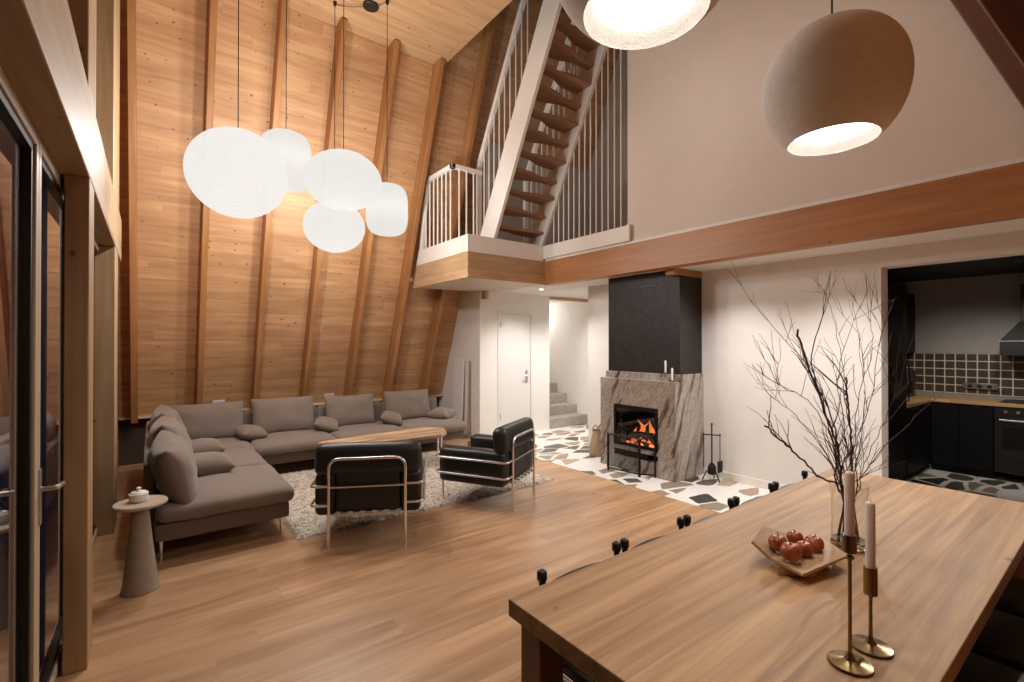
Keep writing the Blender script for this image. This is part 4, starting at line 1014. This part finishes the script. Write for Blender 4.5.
for y in (.42, .52): MB().lathe([(.018, 0), (.018, .02), (.015, .024)], 18).build('knob', 'steel', ov, mtx=TRS((0, y-.02, .81), (0, -PI/2, 0)))
dr = MB().box(0, .025, .003, .597, .25, .75).build('door', 'black', ov, bevel=.003)
MB().box(-.003, .001, .07, .53, .38, .64).build('door_window', M['iron'], dr, bevel=.002)
MB().tube([(-.04, .05, .715), (-.04, .55, .715)], .011, 10).tube([(-.04, .08, .715), (0, .08, .715)], .007, 8).tube([(-.04, .52, .715), (0, .52, .715)], .007, 8).build('door_handle', 'steel', dr)
MB().box(0, .025, .003, .597, .10, .245).build('drawer', 'black', ov, bevel=.003)
hb = thing('cooktop', 'black glass cooktop set on the worktop', 'cooktop', (KFX+.06, .49, .909))
MB().box(0, .50, 0, .52, .0, .006).build('glass_plate', 'black', hb, bevel=.002)
for (x, y) in ((.13, .13), (.13, .39), (.37, .13), (.37, .39)): MB().lathe([(.075, .0062), (.078, .0068), (.08, .0062)], 28, cap=False).build('burner', 'iron', hb, loc=(x, y, 0))
hd = thing('extractor_hood', 'black pyramid extractor hood with pale front edge', 'hood', (KX-.016, .745, 1.46))
MB().box(-.46, 0, -.26, .26, 0, .16).build('canopy_box', 'black', hd, bevel=.003)
MB().box(-.47, .0, -.27, .27, .16, .175).build('edge_strip', 'steel', hd, bevel=.002)
V_ = [(-.46, -.26, .175), (0, -.26, .175), (0, .26, .175), (-.46, .26, .175), (-.26, -.12, .40), (0, -.12, .40), (0, .12, .40), (-.26, .12, .40)]
MB().add(V_, [(0, 3, 2, 1), (4, 5, 6, 7), (0, 1, 5, 4), (1, 2, 6, 5), (2, 3, 7, 6), (3, 0, 4, 7)]).build('pyramid', plain('grey_hood_steel', (.10, .095, .09), .35, metal=.5), hd, bevel=.003)
MB().box(-.25, 0, -.11, .11, .40, .84).build('duct', 'black', hd, bevel=.003)
tc = thing('tall_cabinet', 'tall black kitchen cabinet left of the worktop', 'cabinet', (XW+.195, KY, .003))
MB().box(0, 1.26, .02, KYW-KY-.004, .08, 2.27).box(0, 1.26, .06, KYW-KY-.004, 0, .08).build('body', 'cab', tc, bevel=.002)
for i in range(2):
    dd = MB().box(.63*i+.003, .63*(i+1)-.003, 0, .019, .085, 2.265).build('door', 'cab', tc, bevel=.002)
    MB().tube(fillet([(.63*i+.57, 0, .95), (.63*i+.57, -.035, .95), (.63*i+.57, -.035, 1.35), (.63*i+.57, 0, 1.35)], .01), .007, 8).build('door_handle', 'iron', dd)
wc = thing('wall_cabinet', 'black wall cabinet hanging above the left kitchen worktop', 'cabinet', (6.87, 1.885, 1.475))
MB().box(0, 1.56, .02, .311, 0, .80).build('body', 'cab', wc, bevel=.002)
for i in range(3): MB().box(.52*i+.003, .52*(i+1)-.003, 0, .019, .003, .797).build('door', 'cab', wc, bevel=.002)
cm = thing('coffee_machine', 'black coffee machine at the left end of the worktop', 'coffee machine', (7.95, 1.92, .909))
MB().box(-.11, .11, -.12, .12, 0, .05).box(.0, .11, -.12, .12, .05, .30).box(-.11, .11, -.12, .12, .22, .34).build('body', 'black', cm, bevel=.012)
MB().lathe([(.03, .05), (.04, .055), (.042, .13), (.038, .13), (.036, .06), (.001, .058)], 20).build('cup', 'steel', cm, loc=(-.055, 0, .0))
MB().lathe([(.02, 0), (.02, .015), (.016, .02)], 16).build('dial', 'steel', cm, mtx=TRS((-.112, .04, .285), (0, -PI/2, 0)))
sk = thing('socket_strip', 'pale socket strip on the brown kitchen tiles', 'socket', (KX-.013, 1.24, 1.02))
MB().box(-.04, 0, -.16, .16, 0, .075).build('housing', 'steel', sk, bevel=.004)
for i in range(3): MB().lathe([(.02, 0), (.024, .002), (.02, .004)], 16).build('outlet', 'black', sk, mtx=TRS((-.04, -.09+.09*i, .037), (0, -PI/2, 0)))
# track spots
tr = thing('track_light', 'black ceiling track with spot heads in the kitchen', 'spotlight', (6.4, .75, 2.461))
MB().box(-.02, .02, -1.0, .7, -.03, -.001).build('track', 'black', tr, bevel=.003)
for i, y in enumerate((-.06,)):
    hdm = MB().lathe([(.028, .0), (.034, .01), (.034, .10), (.02, .115), (.001, .118)], 20).build('spot_head', 'black', tr, mtx=TRS((.08, y, -.085), (0, -1.0, 0)))
    MB().lathe([(.001, -.002), (.026, -.002), (.026, .006)], 20).build('spot_lens', 'downlight', hdm)
    MB().tube([(0, y, -.03), (.03, y, -.06)], .008, 8).build('bracket', 'black', tr)

# ================================================================== DOWNLIGHTS
def downlight(x, y, lab):
    t = thing('downlight', lab, 'downlight', (x, y, ZC), group='recessed ceiling downlights')
    MB().lathe([(.033, -.001), (.045, -.006), (.047, -.001)], 28, cap=False).build('trim_ring', 'white', t)
    MB().lathe([(.001, -.003), (.033, -.003), (.033, -.0005)], 24).build('lens', 'downlight', t)
downlight(5.03, 5.86, 'small recessed downlight in the low ceiling before the white door')

def lamp(name, kind, loc, power, col, size=.1, rot=None, spot=None, blend=.6):
    d = bpy.data.lights.new(name, kind); d.energy = power; d.color = col
    if kind == 'POINT': d.shadow_soft_size = size
    if kind == 'AREA': d.shape = 'DISK'; d.size = size
    if kind == 'SPOT': d.spot_size = spot; d.spot_blend = blend; d.shadow_soft_size = size
    o = bpy.data.objects.new(name, d); COL.objects.link(o); o.location = loc
    if rot: o.rotation_euler = rot
    return o
WARM = (1, .93, .84); NEUT = (1, .965, .93)
lamp('downlight_lamp', 'SPOT', (5.03, 5.86, ZC-.02), 110, NEUT, .04, (0, 0, 0), R(130), .8)
lamp('downlight_lamp', 'SPOT', (6.4, 5.9, ZC-.02), 105, NEUT, .04, (0, 0, 0), R(140), .8)
lamp('stairwell_lamp', 'POINT', (6.45, 8.0, 2.2), 12, NEUT, .06)
lamp('pendant_lamp', 'SPOT', (PX2, PY2, PZ-.01), 36, WARM, .12, (0, 0, 0), R(172), .25)
lamp('pendant_lamp', 'SPOT', (PX1, PY1, PZ1-.01), 26, WARM, .12, (0, 0, 0), R(172), .25)
lamp('kitchen_spot_lamp', 'SPOT', (6.55, .69, 2.33), 48, WARM, .03, (0, R(-44), 0), R(80), .8)
lamp('kitchen_spot_lamp', 'SPOT', (6.55, 1.30, 2.36), 42, WARM, .03, (0, R(-44), 0), R(80), .8)
for (bx_, by_, bz_, ar) in BULBS: lamp('lantern_bulb', 'POINT', (bx_, by_, bz_), 640*ar, NEUT, .08)
for (sy_, pw) in ((.7, 90), (1.7, 95), (2.7, 95), (4.85, 60)): lamp('soffit_lamp', 'SPOT', (4.84, sy_, ZC-.012), pw, NEUT, .02, (0, R(16), 0), R(145), 1.0)
lamp('high_fill', 'SPOT', (2.3, 2.5, ZL-.05), 80, NEUT, .15, (0, 0, 0), R(165), .5)  # added fill under the high ceiling to even out the light, no fitting
lamp('gallery_fill', 'POINT', (5.6, 4.6, 4.9), 12, WARM, .1)  # added fill that brightens the gallery bars and back wall, no fitting

# ================================================================== WORLD AND VIEW
w = bpy.data.worlds.new('night'); scn.world = w; w.use_nodes = True
w.node_tree.nodes['Background'].inputs[0].default_value = (.012, .016, .03, 1); w.node_tree.nodes['Background'].inputs[1].default_value = .5
scn.view_settings.view_transform = 'Standard'; scn.view_settings.look = 'None'; scn.view_settings.gamma = 1; scn.view_settings.exposure = 0.0; scn.view_settings.use_curve_mapping = False
scn.cycles.max_bounces = 8; scn.cycles.diffuse_bounces = 5; scn.cycles.glossy_bounces = 4; scn.cycles.transmission_bounces = 8; scn.cycles.transparent_max_bounces = 8
scn.cycles.sample_clamp_indirect = 6; scn.cycles.caustics_reflective = False; scn.cycles.caustics_refractive = False
